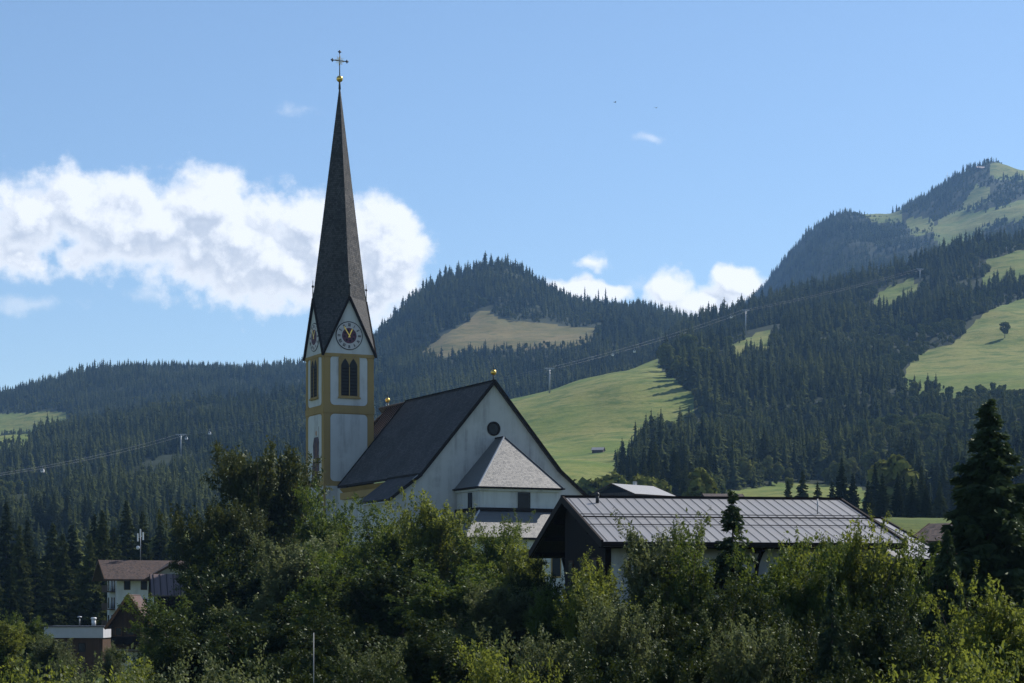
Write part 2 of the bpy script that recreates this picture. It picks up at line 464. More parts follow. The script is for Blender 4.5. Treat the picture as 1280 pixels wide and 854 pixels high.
vs = SC.view_settings
vs.view_transform = 'Standard'; vs.look = 'None'; vs.exposure = .50; vs.gamma = 1; vs.use_curve_mapping = False
SC.render.resolution_x, SC.render.resolution_y = 1024, 683
cy = SC.cycles
cy.max_bounces = 6; cy.diffuse_bounces = 3; cy.glossy_bounces = 2; cy.transmission_bounces = 3; cy.transparent_max_bounces = 6; cy.volume_bounces = 0
cy.caustics_reflective = False; cy.caustics_refractive = False
cy.sample_clamp_indirect = 4; cy.sample_clamp_direct = 8
cy.use_denoising = True; cy.denoising_prefilter = 'NONE'

# ------------------------------------------------------------------ ground
def sstep(a, b, x):
    t = np.clip((x-a)/(b-a), 0, 1); return t*t*(3-2*t)
def ground_z(x, y):
    x = np.asarray(x, float); y = np.asarray(y, float)
    z = -1.8 - 8.2*sstep(8, 62, y)
    z = z + 4.0*sstep(95, 130, y)*sstep(-15, 0, x)*(1-sstep(60, 110, x))*(1-sstep(140, 205, y))   # the house terrace
    z = z + 11.5*np.exp(-(((x+6)/34)**2 + ((y-262)/62)**2)**1.5)                                  # the church knoll
    z = z + 10*sstep(380, 700, y)
    T = np.minimum(110*y/F, 18.5)                                                                # the rising field behind the farmhouse
    z = z + (T-z)*sstep(150, 255, y)*sstep(14, 44, x)*(1-sstep(640, 760, y))
    return z

def build_ground():
    xs = np.concatenate([[-6500, -3500, -2000, -1100, -700, -450, -300], np.arange(-220, 221, 5.0), [300, 450, 700, 1100, 2000, 3500, 6500]])
    ys = np.concatenate([[-300, -100, -40], np.arange(-10, 401, 5.0), [430, 470, 520, 580, 650, 720, 900, 1400, 2200, 3500, 5000, 6300]])
    X, Y = np.meshgrid(xs, ys)
    Z = ground_z(X, Y) + .35*np.sin(X*.23+Y*.11)*np.cos(Y*.19)*(Y > 15)
    V = np.stack([X, Y, Z], -1).reshape(-1, 3)
    ny, nx = X.shape
    i = np.arange((ny-1)*(nx-1)); r, c = i//(nx-1), i % (nx-1)
    a = r*nx+c
    me = np_mesh('ground', V, np.stack([a, a+1, a+1+nx, a+nx], 1), M['grass'], smooth=True)
    o = bpy.data.objects.new('ground', me); COL.objects.link(o)
    tag(o, 'grassy valley floor under the trees and houses', 'ground', kind='structure')
build_ground()

# ------------------------------------------------------------------ hills
def in_poly(px, py, poly):
    P = np.asarray(poly, float); inside = np.zeros(px.shape, bool)
    j = len(P)-1
    for i in range(len(P)):
        xi, yi = P[i]; xj, yj = P[j]
        c = ((yi > py) != (yj > py)) & (px < (xj-xi)*(py-yi)/(yj-yi+1e-9)+xi)
        inside ^= c; j = i
    return inside

def vnoise(x, y, seed=0):
    """smooth value noise, -1..1"""
    r = np.random.default_rng(seed).random((64, 64))*2-1
    xi, yi = np.floor(x).astype(int), np.floor(y).astype(int)
    fx, fy = x-xi, y-yi
    fx, fy = fx*fx*(3-2*fx), fy*fy*(3-2*fy)
    g = lambda a, b: r[a % 64, b % 64]
    return (g(xi, yi)*(1-fx)+g(xi+1, yi)*fx)*(1-fy)+(g(xi, yi+1)*(1-fx)+g(xi+1, yi+1)*fx)*fy

class Hill:
    """terrain from contour rows, each a line of (px, py) seen at distance Y"""
    def __init__(s, rows, px0, px1, clear, mat, rough, label, seed=0, crest=None):
        step = 5.0
        cols = np.arange(px0, px1+1, step)
        Ys = np.array([r[0] for r in rows], float)
        Zr = np.array([(HZ-np.interp(cols, [p[0] for p in r[1]], [p[1] for p in r[1]]))*r[0]/F for r in rows])
        n = 110
        yy = np.linspace(Ys[0], Ys[-1], n)
        Z = np.array([np.interp(yy, Ys, Zr[:, i]) for i in range(len(cols))]).T
        k = np.array([1, 2, 3, 2, 1.])/9
        for _ in range(4):
            Zp = np.pad(Z, ((2, 2), (0, 0)), 'edge'); Z = sum(k[j]*Zp[j:j+n] for j in range(5))
        for _ in range(1):
            Zp = np.pad(Z, ((0, 0), (2, 2)), 'edge'); Z = sum(k[j]*Zp[:, j:j+len(cols)] for j in range(5))
        YY, CC = np.meshgrid(yy, cols, indexing='ij')
        X = (CC-640)*YY/F
        Z = Z + rough*(vnoise(X/170, YY/170, seed)+.5*vnoise(X/70, YY/70, seed+1)+.22*vnoise(X/28, YY/28, seed+2))
        s.X, s.Y, s.Z, s.cols, s.yy = X, YY, Z, cols, yy
        s.clear = clear; s.seed = seed
        s.py = HZ-F*Z/YY
        mead = np.zeros(X.shape)
        for p in clear:
            for q in (0, .25, .5, .72): mead = np.maximum(mead, in_poly(CC, s.py-q*15*F/YY, p).astype(float))
        s.Z[0] -= 34; s.hide = np.minimum.accumulate(s.py, 0)          # row above which terrain in front already reaches
        V = np.stack([X, YY, Z], -1).reshape(-1, 3)
        ny, nx = X.shape
        i = np.arange((ny-1)*(nx-1)); r, c = i//(nx-1), i % (nx-1); a = r*nx+c
        me = np_mesh('hill', V, np.stack([a, a+1, a+1+nx, a+nx], 1), mat, smooth=True)
        at = me.attributes.new('meadow', 'FLOAT', 'POINT'); at.data.foreach_set('value', mead.astype(np.float32).ravel())
        s.o = bpy.data.objects.new('hill', me); COL.objects.link(s.o)
        tag(s.o, label, 'hill', kind='structure')
    def at(s, px, Y):
        i = int(np.clip(np.searchsorted(s.yy, Y)-1, 0, len(s.yy)-2)); j = int(np.clip((px-s.cols[0])/(s.cols[1]-s.cols[0]), 0, len(s.cols)-2))
        fy = (Y-s.yy[i])/(s.yy[i+1]-s.yy[i]); fx = (px-s.cols[j])/(s.cols[1]-s.cols[0])
        z = (s.Z[i, j]*(1-fx)+s.Z[i, j+1]*fx)*(1-fy)+(s.Z[i+1, j]*(1-fx)+s.Z[i+1, j+1]*fx)*fy
        return Vector(((px-640)*Y/F, Y, z))
    def find(s, px, py):
        """the first point of the slope seen at (px, py)"""
        for Y in np.linspace(s.yy[0], s.yy[-1], 900):
            p = s.at(px, Y)
            if HZ-F*p.z/Y <= py: return p
        return s.at(px, s.yy[-1])
    def trees(s, spacing, edge=7.0, slack=14, cut=0.0, broad=None, small=1.0):
        """points of a wood covering the slope outside its clearings: x y z kind scale"""
        rg = np.random.default_rng(100+s.seed)
        area = (s.X[0, -1]-s.X[0, 0]+s.X[-1, -1]-s.X[-1, 0])/2*(s.yy[-1]-s.yy[0])
        n = int(area/spacing**2)
        # uniform over the trapezium
        wgt = s.yy; Y = rg.choice(s.yy[:-1], n, p=wgt[:-1]/wgt[:-1].sum())+rg.random(n)*(s.yy[1]-s.yy[0])
        px = rg.uniform(s.cols[0], s.cols[-1]-1, n)
        i = np.clip(np.searchsorted(s.yy, Y)-1, 0, len(s.yy)-2); fj = (px-s.cols[0])/(s.cols[1]-s.cols[0]); j = np.clip(fj.astype(int), 0, len(s.cols)-2)
        fy = (Y-s.yy[i])/(s.yy[1]-s.yy[0]); fx = fj-j
        L = lambda A: (A[i, j]*(1-fx)+A[i, j+1]*fx)*(1-fy)+(A[i+1, j]*(1-fx)+A[i+1, j+1]*fx)*fy
        z = L(s.Z); py = HZ-F*z/Y
        x = (px-640)*Y/F
        bm = vnoise(x/110, Y/110, s.seed+21)+.6*rg.random(n)
        kind = rg.integers(0, 4, n)
        if broad is not None: kind = np.where(bm > broad, 4+rg.integers(0, 2, n), kind)
        sc = small*(.42+.75*rg.random(n)**1.4)*(1+.3*vnoise(x/75, Y/75, s.seed+31))
        sc = np.where(kind >= 4, sc*.8, sc)
        keep = py <= L(s.hide)+slack*2600/Y*1.0
        jx = px+edge*vnoise(x/30, Y/30, s.seed+9); jy = py+edge*.5*vnoise(x/30, Y/30, s.seed+11)
        up = 20*sc*F/Y
        for p in s.clear:
            for q in (0, .25, .5, .72): keep &= ~in_poly(jx, jy-q*up, p)
        for (a, b) in LIFT:
            for off, wd in ((0, 11), (-20, 13), (-40, 12)):
                ax, ay, bx, by = a.x, a.y+off, b.x, b.y+off
                t = np.clip(((x-ax)*(bx-ax)+(Y-ay)*(by-ay))/((bx-ax)**2+(by-ay)**2), 0, 1)
                keep &= np.hypot(x-ax-t*(bx-ax), Y-ay-t*(by-ay)) > wd
        rim = np.zeros(n, bool)
        for p in s.clear:
            for (dx, dy) in ((14, 0), (-14, 0), (0, 9), (0, -16), (10, -10), (-10, -10)): rim |= in_poly(jx+dx, jy+dy, p)
        kind = np.where(rim & (rg.random(n) < .38), 4+rg.integers(0, 2, n), kind); sc = np.where(rim, sc*(.55+.5*rg.random(n)), sc)
        keep &= vnoise(x/60, Y/60, s.seed+5) > -.86+cut
        a = np.stack([x, Y, z-.6, kind, sc, px, py], 1)[keep]
        return a

HZL = {}
LIFT = []
def build_hills():
    HZL['left'] = Hill([
        (430, [(-260,812),(60,812),(240,806),(480,806),(700,806)]),
        (640, [(-260,768),(60,764),(240,756),(480,750),(700,750)]),
        (900, [(-260,730),(60,705),(240,694),(480,690),(700,690)]),
        (1400, [(-260,640),(60,630),(240,618),(480,612),(700,612)]),
        (1900, [(-260,585),(60,566),(240,556),(480,548),(700,548)]),
        (2300, [(-260,556),(0,546),(80,538),(160,522),(250,509),(330,498),(380,490),(480,484),(600,484),(700,500)]),
        (2700, [(-260,600),(0,590),(240,560),(480,540),(700,545)])],
        -260, 700, [[(-30,518),(40,513),(80,513),(83,521),(60,528),(45,535),(30,543),(-30,552)], [(266,588),(300,583),(305,598),(272,602)], [(205,662),(246,657),(246,667),(215,672)],
                    [(125,505),(160,503),(160,509),(125,511)]],
        M['hill'], 9, 'dark wooded slope rising behind the houses on the left', 3)
    HZL['far_left'] = Hill([
        (2600, [(-260,580),(100,560),(300,545),(600,545)]),
        (3500, [(-260,535),(-100,520),(0,496),(60,476),(110,461),(170,454),(250,454),(320,457),(380,459),(430,463),(480,480),(600,520)]),
        (4200, [(-260,580),(100,520),(300,510),(600,560)])],
        -260, 600, [[(-40,520),(60,514),(84,516),(84,528),(-40,545)]], M['hill'], 7, 'long wooded ridge on the far left skyline', 13)
    HZL['centre'] = Hill([
        (2200, [(260,700),(380,560),(470,520),(640,505),(800,478),(900,460),(1100,460)]),
        (2700, [(260,680),(380,540),(470,465),(560,440),(640,432),(700,430),(760,425),(900,430),(1100,445)]),
        (3300, [(260,660),(380,520),(440,456),(470,424),(500,396),(530,368),(560,345),(600,335),(625,330),(650,342),(680,358),(720,380),(760,387),(800,391),(850,402),(900,412),(1000,430),(1100,445)]),
        (4000, [(260,660),(380,560),(470,470),(600,400),(760,430),(1100,480)])],
        260, 1100, [[(528,440),(545,424),(585,402),(598,389),(612,389),(625,400),(680,405),(748,411),(735,419),(700,424),(640,428),(600,428),(560,436)]],
        M['hill_alpine'], 8, 'rounded wooded hill with a pale clearing behind the church', 23)
    HZL['right'] = Hill([
        (620, [(300,800),(420,705),(640,694),(900,690),(1500,684)]),
        (900, [(300,770),(420,660),(640,632),(740,626),(900,622),(1100,624),(1300,614),(1500,600)]),
        (1300, [(300,720),(420,600),(640,566),(740,558),(860,546),(1000,538),(1130,528),(1300,505),(1500,480)]),
        (1700, [(300,680),(420,545),(470,509),(600,496),(640,488),(700,473),(760,456),(810,448),(850,450),(900,456),(1000,458),(1130,464),(1200,456),(1300,448),(1500,430)]),
        (2100, [(300,690),(420,580),(640,530),(760,490),(810,460),(850,430),(900,418),(1000,405),(1130,398),(1200,378),(1300,362),(1500,350)]),
        (2500, [(300,700),(420,610),(640,560),(780,500),(840,420),(880,398),(940,383),(1000,368),(1040,359),(1080,351),(1140,332),(1200,316),(1280,303),(1500,280)]),
        (3000, [(300,720),(420,640),(640,600),(840,480),(1000,420),(1140,380),(1280,345),(1500,320)])],
        300, 1500, [
            [(430,500),(560,480),(640,480),(700,465),(760,448),(800,440),(822,438),(826,462),(850,478),(870,497),(862,508),(820,528),(790,548),(770,565),(763,582),(772,608),(742,632),(560,660),(430,620)],
            [(1127,466),(1150,442),(1195,427),(1213,408),(1232,390),(1290,368),(1420,350),(1420,470),(1300,482),(1240,478),(1200,480),(1160,474)],
            [(1092,384),(1097,366),(1140,347),(1148,357),(1120,372)], [(1228,350),(1232,326),(1290,308),(1330,310),(1330,335),(1270,342)],
            [(905,437),(925,424),(964,410),(960,422),(935,432)], [(885,655),(915,613),(1000,603),(1090,611),(1125,655),(1000,660)], [(1150,600),(1165,596),(1170,606),(1150,608)]],
        M['hill'], 8, 'broad slope with meadows and spruce woods rising on the right', 33)
    HZL['far_right'] = Hill([
        (3400, [(820,470),(960,440),(1100,400),(1280,350),(1500,330)]),
        (4200, [(820,440),(900,418),(960,392),(1000,360),(1060,318),(1140,306),(1200,296),(1280,268),(1500,270)]),
        (5000, [(820,430),(900,405),(945,376),(960,354),(985,320),(1000,299),(1030,272),(1050,260),(1070,263),(1115,267),(1135,256),(1160,244),(1190,228),(1210,216),(1240,205),(1280,211),(1350,230),(1500,262)]),
        (5700, [(820,460),(960,400),(1060,320),(1240,270),(1500,320)])],
        820, 1500, [[(1066,255),(1128,262),(1130,273),(1092,272)], [(1130,272),(1165,272),(1166,284),(1142,290)],
            [(1172,274),(1196,264),(1212,242),(1220,230),(1240,234),(1238,246),(1222,252),(1210,268),(1240,260),(1300,244),(1300,262),(1240,278),(1205,296),(1178,306),(1168,290)], [(1236,204),(1300,198),(1300,222),(1242,218)]],
        M['hill'], 12, 'high hazy mountain with alpine pasture on the right skyline', 43)
build_hills()

LIFT_FEET = [W(-70, 640, 1150), HZL['left'].find(226, 568), HZL['right'].at(687, 1660), HZL['right'].find(932, 419), HZL['right'].find(1150, 352)]
LIFT += list(zip(LIFT_FEET, LIFT_FEET[1:]))
for q in LIFT_FEET: print('lift foot', tuple(round(c) for c in q), round(640+F*q.x/q.y), round(HZ-F*q.z/q.y))

# ------------------------------------------------------------------ trees
def conifer_mesh(name, seed, H=22.0, Rb=3.4, nw=22, nb=9, lean=0.0):
    rg = np.random.default_rng(seed)
    V, T = [], []
    def add(p): V.append(p); return len(V)-1
    for w in range(nw):
        t = w/(nw-1)
        z0 = H*(.07+.91*t)
        r = Rb*(1-t)**.72*(.62+.55*rg.random())+.15
        m = max(5, int(nb*(1-.4*t)))
        ph = rg.random()*6.28
        for b in range(m):
            a = ph+6.283*b/m+rg.normal()*.13
            rr = r*(.72+.5*rg.random()); dr = rr*(.35+.25*rg.random())
            zj = z0; z0 = z0+rg.normal()*H*.6/nw*(1 if t < .93 else .2)
            ca, sa = math.cos(a), math.sin(a)
            wd = rr*(.30+.14*rg.random())
            c = add((0, 0, z0+.35*rr*.4+H*.012)); tip = add((ca*rr, sa*rr, z0-dr+.10*rr))
            l = add((ca*rr*.62-sa*wd, sa*rr*.62+ca*wd, z0-dr*.78)); rt = add((ca*rr*.62+sa*wd, sa*rr*.62-ca*wd, z0-dr*.78))
            mid = add((ca*rr*.58, sa*rr*.58, z0-dr*.30))
            z0 = zj
            T += [(c, l, mid), (c, mid, rt), (mid, l, tip), (mid, tip, rt)]
    k = 7; b0 = len(V); apex = add((0, 0, H))
    for j in range(k):
        a = 6.283*j/k; add((math.cos(a)*Rb*.42, math.sin(a)*Rb*.42, H*.06))
    for j in range(k): T.append((apex, b0+1+j, b0+1+(j+1) % k))
    return np_mesh(name, np.array(V), np.array(T), M['conifer'])

def blob_tree_mesh(name, seed, H=16.0, Rb=5.0, n=1500, ls=.55):
    """a broadleaf crown for the far woods"""
    rg = np.random.default_rng(seed)
    nc = 26
    d = rg.normal(size=(nc, 3)); d /= np.linalg.norm(d, axis=1)[:, None]
    cen = d*(rg.random(nc)**.4)[:, None]*np.array([Rb*.72, Rb*.72, H*.32])+np.array([0, 0, H*.6])
    ci = rg.integers(0, nc, n)
    e = rg.normal(size=(n, 3)); e /= np.linalg.norm(e, axis=1)[:, None]
    P = cen[ci]+e*(Rb*.36)*(.6+.4*rg.random(n))[:, None]
    nrm = e+rg.normal(size=(n, 3))*.5; nrm /= np.linalg.norm(nrm, axis=1)[:, None]
    return leaf_quads(name, P, nrm, ls*(.7+.7*rg.random(n)), rg, M['broad'], rg.random(n), 1.0)

def leaf_quads(name, P, N, size, rg, mat, tint, aspect=.62):
    n = len(P)
    t = np.cross(N, rg.normal(size=(n, 3))); t /= np.linalg.norm(t, axis=1)[:, None]+1e-9
    b = np.cross(N, t)
    s = size[:, None]
    V = np.stack([P-t*s, P-b*s*aspect+N*s*.12, P+t*s, P+b*s*aspect+N*s*.12], 1).reshape(-1, 3)
    return np_mesh(name, V, np.arange(n*4).reshape(n, 4), mat, {'tint': tint})

def unit(v):
    return v/(np.linalg.norm(v, axis=-1, keepdims=True)+1e-9)

def broadleaf_meshes(seed, R0=4.4, H=13.0, base=.12, limbs=40, subs=9, twigs=8, per=14, ls=.10, mat='leaf_mid', wide=.42, up=.55, fill=.30):
    """(crown mesh, wood MB, (radius, height)) of a foreground tree, grown limb by limb and leaf by leaf.
    wide: height share at which the crown is widest; up: how steeply the limbs climb"""
    rg = np.random.default_rng(seed)
    mb = MB(); r0 = H*.016
    lean = rg.normal(size=2)*H*.02
    axis = lambda h: np.array([lean[0]*h*h+.12*math.sin(h*5+seed), lean[1]*h*h+.12*math.cos(h*4+seed), H*h])
    mb.tube([(0, 0, -.6)]+[tuple(axis(h)) for h in (.1, .3, .5, .7, .86)], [r0*1.3, r0, r0*.85, r0*.6, r0*.35, r0*.12], 7)
    A, B_, S = [], [], []                       # twig start, twig end, bough number
    for b in range(limbs):
        h = base+(.93-base)*((b+rg.random())/limbs)**.80
        q = (h-wide)/(1-wide) if h > wide else (wide-h)/(wide-base+.12)
        reach = R0*max(.16, 1-q**2.1 if h > wide else 1-.5*q**1.5)*rg.choice([.62, .8, .95, 1.1, 1.3], p=[.15, .25, .3, .2, .1])
        az = b*2.39996+rg.normal()*.45
        el = up+.55*(h-.3)+rg.normal()*.18
        d = np.array([math.cos(az)*math.cos(el), math.sin(az)*math.cos(el), math.sin(el)])
        L = max(.8, reach/max(.35, math.cos(el))*.86); L = min(L, (1.03-h*.93)*H*1.05+.6)
        p0 = axis(min(.86, h*.82))
        pts = []
        bend = rg.normal(size=3)*.12+np.array([0, 0, .22])
        for t in (0, .25, .5, .75, 1): pts.append(p0+d*L*t+bend*L*t*t*.5)
        pts = np.array(pts)
        w = r0*.36*(L/R0)**.5
        mb.tube([tuple(p) for p in pts], [w, w*.75, w*.5, w*.3, w*.1], 5)
        ns = max(7, int(subs*min(1.25, .45+L/R0*.7)))
        for k in range(ns):
            t = .28+.72*(k+rg.random())/ns
            f = t*4; i0 = min(3, int(f)); q0 = pts[i0]+(pts[i0+1]-pts[i0])*(f-i0)
            sd = unit(d*.6+rg.normal(size=3)*.72+np.array([0, 0, .30]))
            sl = L*(.16+.22*rg.random())*(1.25-.55*t)+.25
            for m in range(twigs):
                u = .25+.75*(m+rg.random())/twigs
                a = q0+sd*sl*u
                td = unit(sd*.8+rg.normal(size=3)*.55+np.array([0, 0, .25]))
                A.append(a); B_.append(a+td*(.28+.40*rg.random())*(R0/4.4)**.5); S.append(b)
    A, B_, S = np.array(A), np.array(B_), np.array(S)
    ti = np.repeat(np.arange(len(A)), per); n = len(ti)
    t = rg.random(n)[:, None]
    P = A[ti]+(B_-A)[ti]*t+rg.normal(size=(n, 3))*.085
    ax = unit(B_-A)[ti]
    N = unit(rg.normal(size=(n, 3))*.34+.42*rg.normal(size=(len(A), 3))[ti]+np.array([0, 0, .62])+.35*unit(P-np.array([0, 0, H*.4])))
    size = ls*(.55+.75*rg.random(n))
    bt = rg.random(limbs); tint = np.clip(.5*bt[S[ti]]+.3*rg.random(n)+.2*rg.random(len(A))[ti], 0, 1)
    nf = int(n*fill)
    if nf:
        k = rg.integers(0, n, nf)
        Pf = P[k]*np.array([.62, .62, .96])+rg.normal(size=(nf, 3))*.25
        P = np.concatenate([P, Pf]); N = np.concatenate([N, unit(rg.normal(size=(nf, 3)))]); size = np.concatenate([size, ls*1.5*np.ones(nf)]); tint = np.concatenate([tint, rg.random(nf)*.15])  # inner filler leaves take a dark tint that paints crown shade
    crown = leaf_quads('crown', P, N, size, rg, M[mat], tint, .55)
    return crown, mb, (float(np.percentile(np.hypot(P[:, 0], P[:, 1]), 88)), float(np.percentile(P[:, 2], 99.8)))

def spruce_meshes(seed, H=16.0, Rb=3.6, nw=40, mat='spruce', den=12, rep_=3, spray=1.0):
    rg = np.random.default_rng(seed)
    P, D, S = [], [], []
    for w in range(nw):
        t = w/(nw-1); z0 = H*(.05+.93*t)
        r = Rb*(1-t)**.80*(.68+.5*rg.random())+.10
        m = int(14-7*t); ph = rg.random()*6.28
        for b in range(m):
            a = ph+6.283*b/m+rg.normal()*.25; zb = z0+rg.normal()*H*.55/nw; rr = r*(.7+.45*rg.random())
            ax = np.array([math.cos(a), math.sin(a), 0]); sd = np.array([-ax[1], ax[0], 0])
            ns = max(5, int(rr*den))
            for s in np.linspace(.12, 1, ns):
                base = ax*rr*s+np.array([0, 0, zb-rr*(.46*s-.24*s*s*s)])
                tl = .16+.34*(1-abs(s-.55))*min(1, rr/2)
                for q in (-1, 1, 0):
                    for _ in range(rep_):
                        dd = sd*q*(.8+.3*rg.normal())+ax*.55+np.array([0, 0, -.35+.2*rg.normal()])+rg.normal(size=3)*.15
                        dd /= np.linalg.norm(dd)
                        P.append(base+dd*tl*.5+rg.normal(size=3)*.05); D.append(dd); S.append(spray*tl*(.7+.5*rg.random()))
    P, D, S = np.array(P), np.array(D), np.array(S)[:, None]
    n = len(P)
    X = np.cross(D, rg.normal(size=(n, 3))); X /= np.linalg.norm(X, axis=1)[:, None]
    V = np.stack([P-D*S*.6, P-X*S*.22, P+D*S*.6, P+X*S*.22], 1).reshape(-1, 3)
    crown = np_mesh('crown', V, np.arange(n*4).reshape(n, 4), M[mat], {'tint': rg.random(n)})
    mb = MB(); mb.tube([(0,0,-.5),(0,0,H*.5),(0,0,H*.98)], [H*.014, H*.009, .02], 7)
    return crown, mb, (Rb, H)

def tree_root(name, crown_me, trunk_me, label, cat, group, loc, scale, rz):
    r = empty(name, loc, rz); r.scale = scale
    tag(r, label, cat, group)
    for nm, me in (('crown', crown_me), ('trunk', trunk_me)):
        o = bpy.data.objects.new(nm, me); COL.objects.link(o); o.parent = r
    return r

def build_far_trees():
    protos = [conifer_mesh('crown', 11, 20, 4.9, 18, 9), conifer_mesh('crown', 12, 23, 4.6, 20, 9), conifer_mesh('crown', 13, 17, 4.9, 16, 9), conifer_mesh('crown', 14, 25, 5.2, 21, 10)]
    protos += [blob_tree_mesh('crown', 15), blob_tree_mesh('crown', 16, 14, 4.2, 1200)]
    tm = MB(); tm.tube([(0,0,-.8),(0,0,5),(0,0,19)], [.34, .26, .06], 6)
    tob = tm.build('trunk', M['bark']); tme = tob.data; bpy.data.objects.remove(tob)
    tm = MB(); tm.tube([(0,0,-.8),(0,0,4),(.3,.2,9.5)], [.34, .26, .08], 6)
    tob = tm.build('trunk', M['bark']); tmb = tob.data; bpy.data.objects.remove(tob)
    sets = {}
    for key, kw in (('left', dict(spacing=6.9, broad=.84, small=.82, edge=9)), ('far_left', dict(spacing=7.6, broad=1.1, small=.70)), ('centre', dict(spacing=8.2, broad=1.05, small=.9)),
                    ('right', dict(spacing=6.7, broad=.70, small=.84, edge=9)), ('far_right', dict(spacing=9.5, broad=1.3, edge=12, small=.78))):
        sets[key] = HZL[key].trees(**kw)
    # the spruces that show largest stand as single trees
    near = []
    for key in ('left', 'right'):
        a = sets[key]; hid = np.zeros(len(a), bool)
        px, py, Y = a[:, 5], a[:, 6], a[:, 1]
        top = py-22*a[:, 4]*F/Y
        hid |= (px < -8) | (px > 1288)
        hid |= (px > 262) & (px < 655) & (top > 650)
        hid |= (px > 388) & (px < 464) & (top > 445)
        hid |= (px > 690) & (px < 1180) & (top > 628)
        hid |= (top > 770)
        far_enough = Y > 640
        order = np.argsort(-(a[:, 4]/a[:, 1]*np.where((a[:, 3] < 4) & ~hid & far_enough, 1, .0)))
        nn = 170 if key == 'left' else 120
        near.append((key, a[order[:nn]])); sets[key] = a[order[nn:]]
    proto_objs = [None]*6
    fine = [spruce_meshes(31, 22, 4.4, 34, 'conifer', 4, 2, 2.1)[0], spruce_meshes(32, 24, 4.2, 38, 'conifer', 4, 2, 2.1)[0], spruce_meshes(33, 20, 4.6, 32, 'conifer', 4, 2, 2.1)[0]]
    for key, a in near:
        for q, (x, y, z, kind, sc, px, py) in enumerate(a):
            kind = int(kind); low = q >= len(a)-16 or kind > 3
            if key == 'left': lab, grp = 'dark spruce in the near forest behind the brown-roofed hotel on the left', 'spruces of the near forest on the left'
            else: lab, grp = 'dark spruce at the foot of the wooded slope beyond the grey-roofed house', 'spruces at the foot of the right slope'
            r = tree_root('spruce_tree', protos[kind] if low else fine[q % 3], tme if kind < 4 else tmb, lab, 'tree', grp, (x, y, z), (sc, sc, sc*random.uniform(.92, 1.1)), random.random()*6.28)
            if low and proto_objs[kind] is None: proto_objs[kind] = r.children[0]
    singles = [  # px, base py, hill, kind, scale, label
        (1256, 423, 'right', 4, .95, 'lone round tree casting a shadow on the upper right meadow'),
        (832, 466, 'right', 4, 1.5, 'large pale broadleaf tree at the top corner of the central meadow'),
        (852, 462, 'right', 5, 1.3, 'second broadleaf tree beside the large one at the meadow corner'),
        (868, 476, 'right', 5, 1.1, 'small broadleaf tree below the meadow corner wood'),
        (880, 470, 'right', 4, 1.6, 'dark broadleaf tree at the wood edge beside the meadow corner'),
        (862, 455, 'right', 4, 1.7, 'tall broadleaf tree behind the meadow corner trees'),
        (846, 475, 'right', 5, 1.3, 'rounded bushy tree lowest at the meadow corner'),
        (1119, 392, 'right', 2, .8, 'small dark spruce standing on the narrow upper meadow')]
    singles += [(a, b, 'right', k, s, None) for a, b, k, s in ((838,472,0,1.3),(846,466,3,1.25),(855,480,1,1.35),(864,487,3,1.3),(873,494,0,1.3),(880,486,1,1.3),(832,460,3,1.2),(868,474,0,1.3))]
    for (px, py, h, k, s, lab) in singles:
        p = HZL[h].find(px, py)
        nm = 'broadleaf_tree' if k >= 4 else 'spruce_tree'
        r = tree_root(nm, protos[k], tme if k < 4 else tmb, lab or 'tall spruce at the wood edge in the upper right corner of the central meadow', 'tree', None if lab else 'spruces at the corner of the central meadow', p, (s, s, s), 1.0+px)
        if proto_objs[k] is None: proto_objs[k] = r.children[0]
    # the rest of each wood: one mass
    ng = bpy.data.node_groups.new('plant_wood', 'GeometryNodeTree')
    ng.interface.new_socket('Geometry', in_out='INPUT', socket_type='NodeSocketGeometry')
    ng.interface.new_socket('Geometry', in_out='OUTPUT', socket_type='NodeSocketGeometry')
    g = G(ng)
    gi, go = g.n('NodeGroupInput'), g.n('NodeGroupOutput'); jn = g.n('GeometryNodeJoinGeometry')
    def attr(nm, tp):
        a = g.n('GeometryNodeInputNamedAttribute', data_type=tp); a.inputs['Name'].default_value = nm
        return a.outputs['Attribute']
    kd, scv, rot = attr('kind', 'INT'), attr('size', 'FLOAT'), attr('turn', 'FLOAT')
    rv = g.n('ShaderNodeCombineXYZ'); g.link(rot, rv.inputs[2])
    for k in range(6):
        oi = g.n('GeometryNodeObjectInfo', transform_space='ORIGINAL'); oi.inputs['Object'].default_value = proto_objs[k]; oi.inputs['As Instance'].default_value = False
        cmp_ = g.n('FunctionNodeCompare', data_type='INT', operation='EQUAL'); g.link(kd, cmp_.inputs[2]); cmp_.inputs[3].default_value = k
        ip = g.n('GeometryNodeInstanceOnPoints')
        g.link(gi.outputs[0], ip.inputs['Points']); g.link(cmp_.outputs[0], ip.inputs['Selection']); g.link(oi.outputs['Geometry'], ip.inputs['Instance'])
        g.link(rv.outputs[0], ip.inputs['Rotation']); g.link(scv, ip.inputs['Scale'])
        g.link(ip.outputs[0], jn.inputs[0])
    g.link(jn.outputs[0], go.inputs[0])
    labs = {'left': 'dark spruce wood covering the left slope', 'far_left': 'spruce wood along the far left ridge', 'centre': 'spruce wood covering the rounded hill behind the church',
            'right': 'spruce and mixed wood covering the right slope', 'far_right': 'hazy spruce wood on the high right mountain'}
    tot = 0
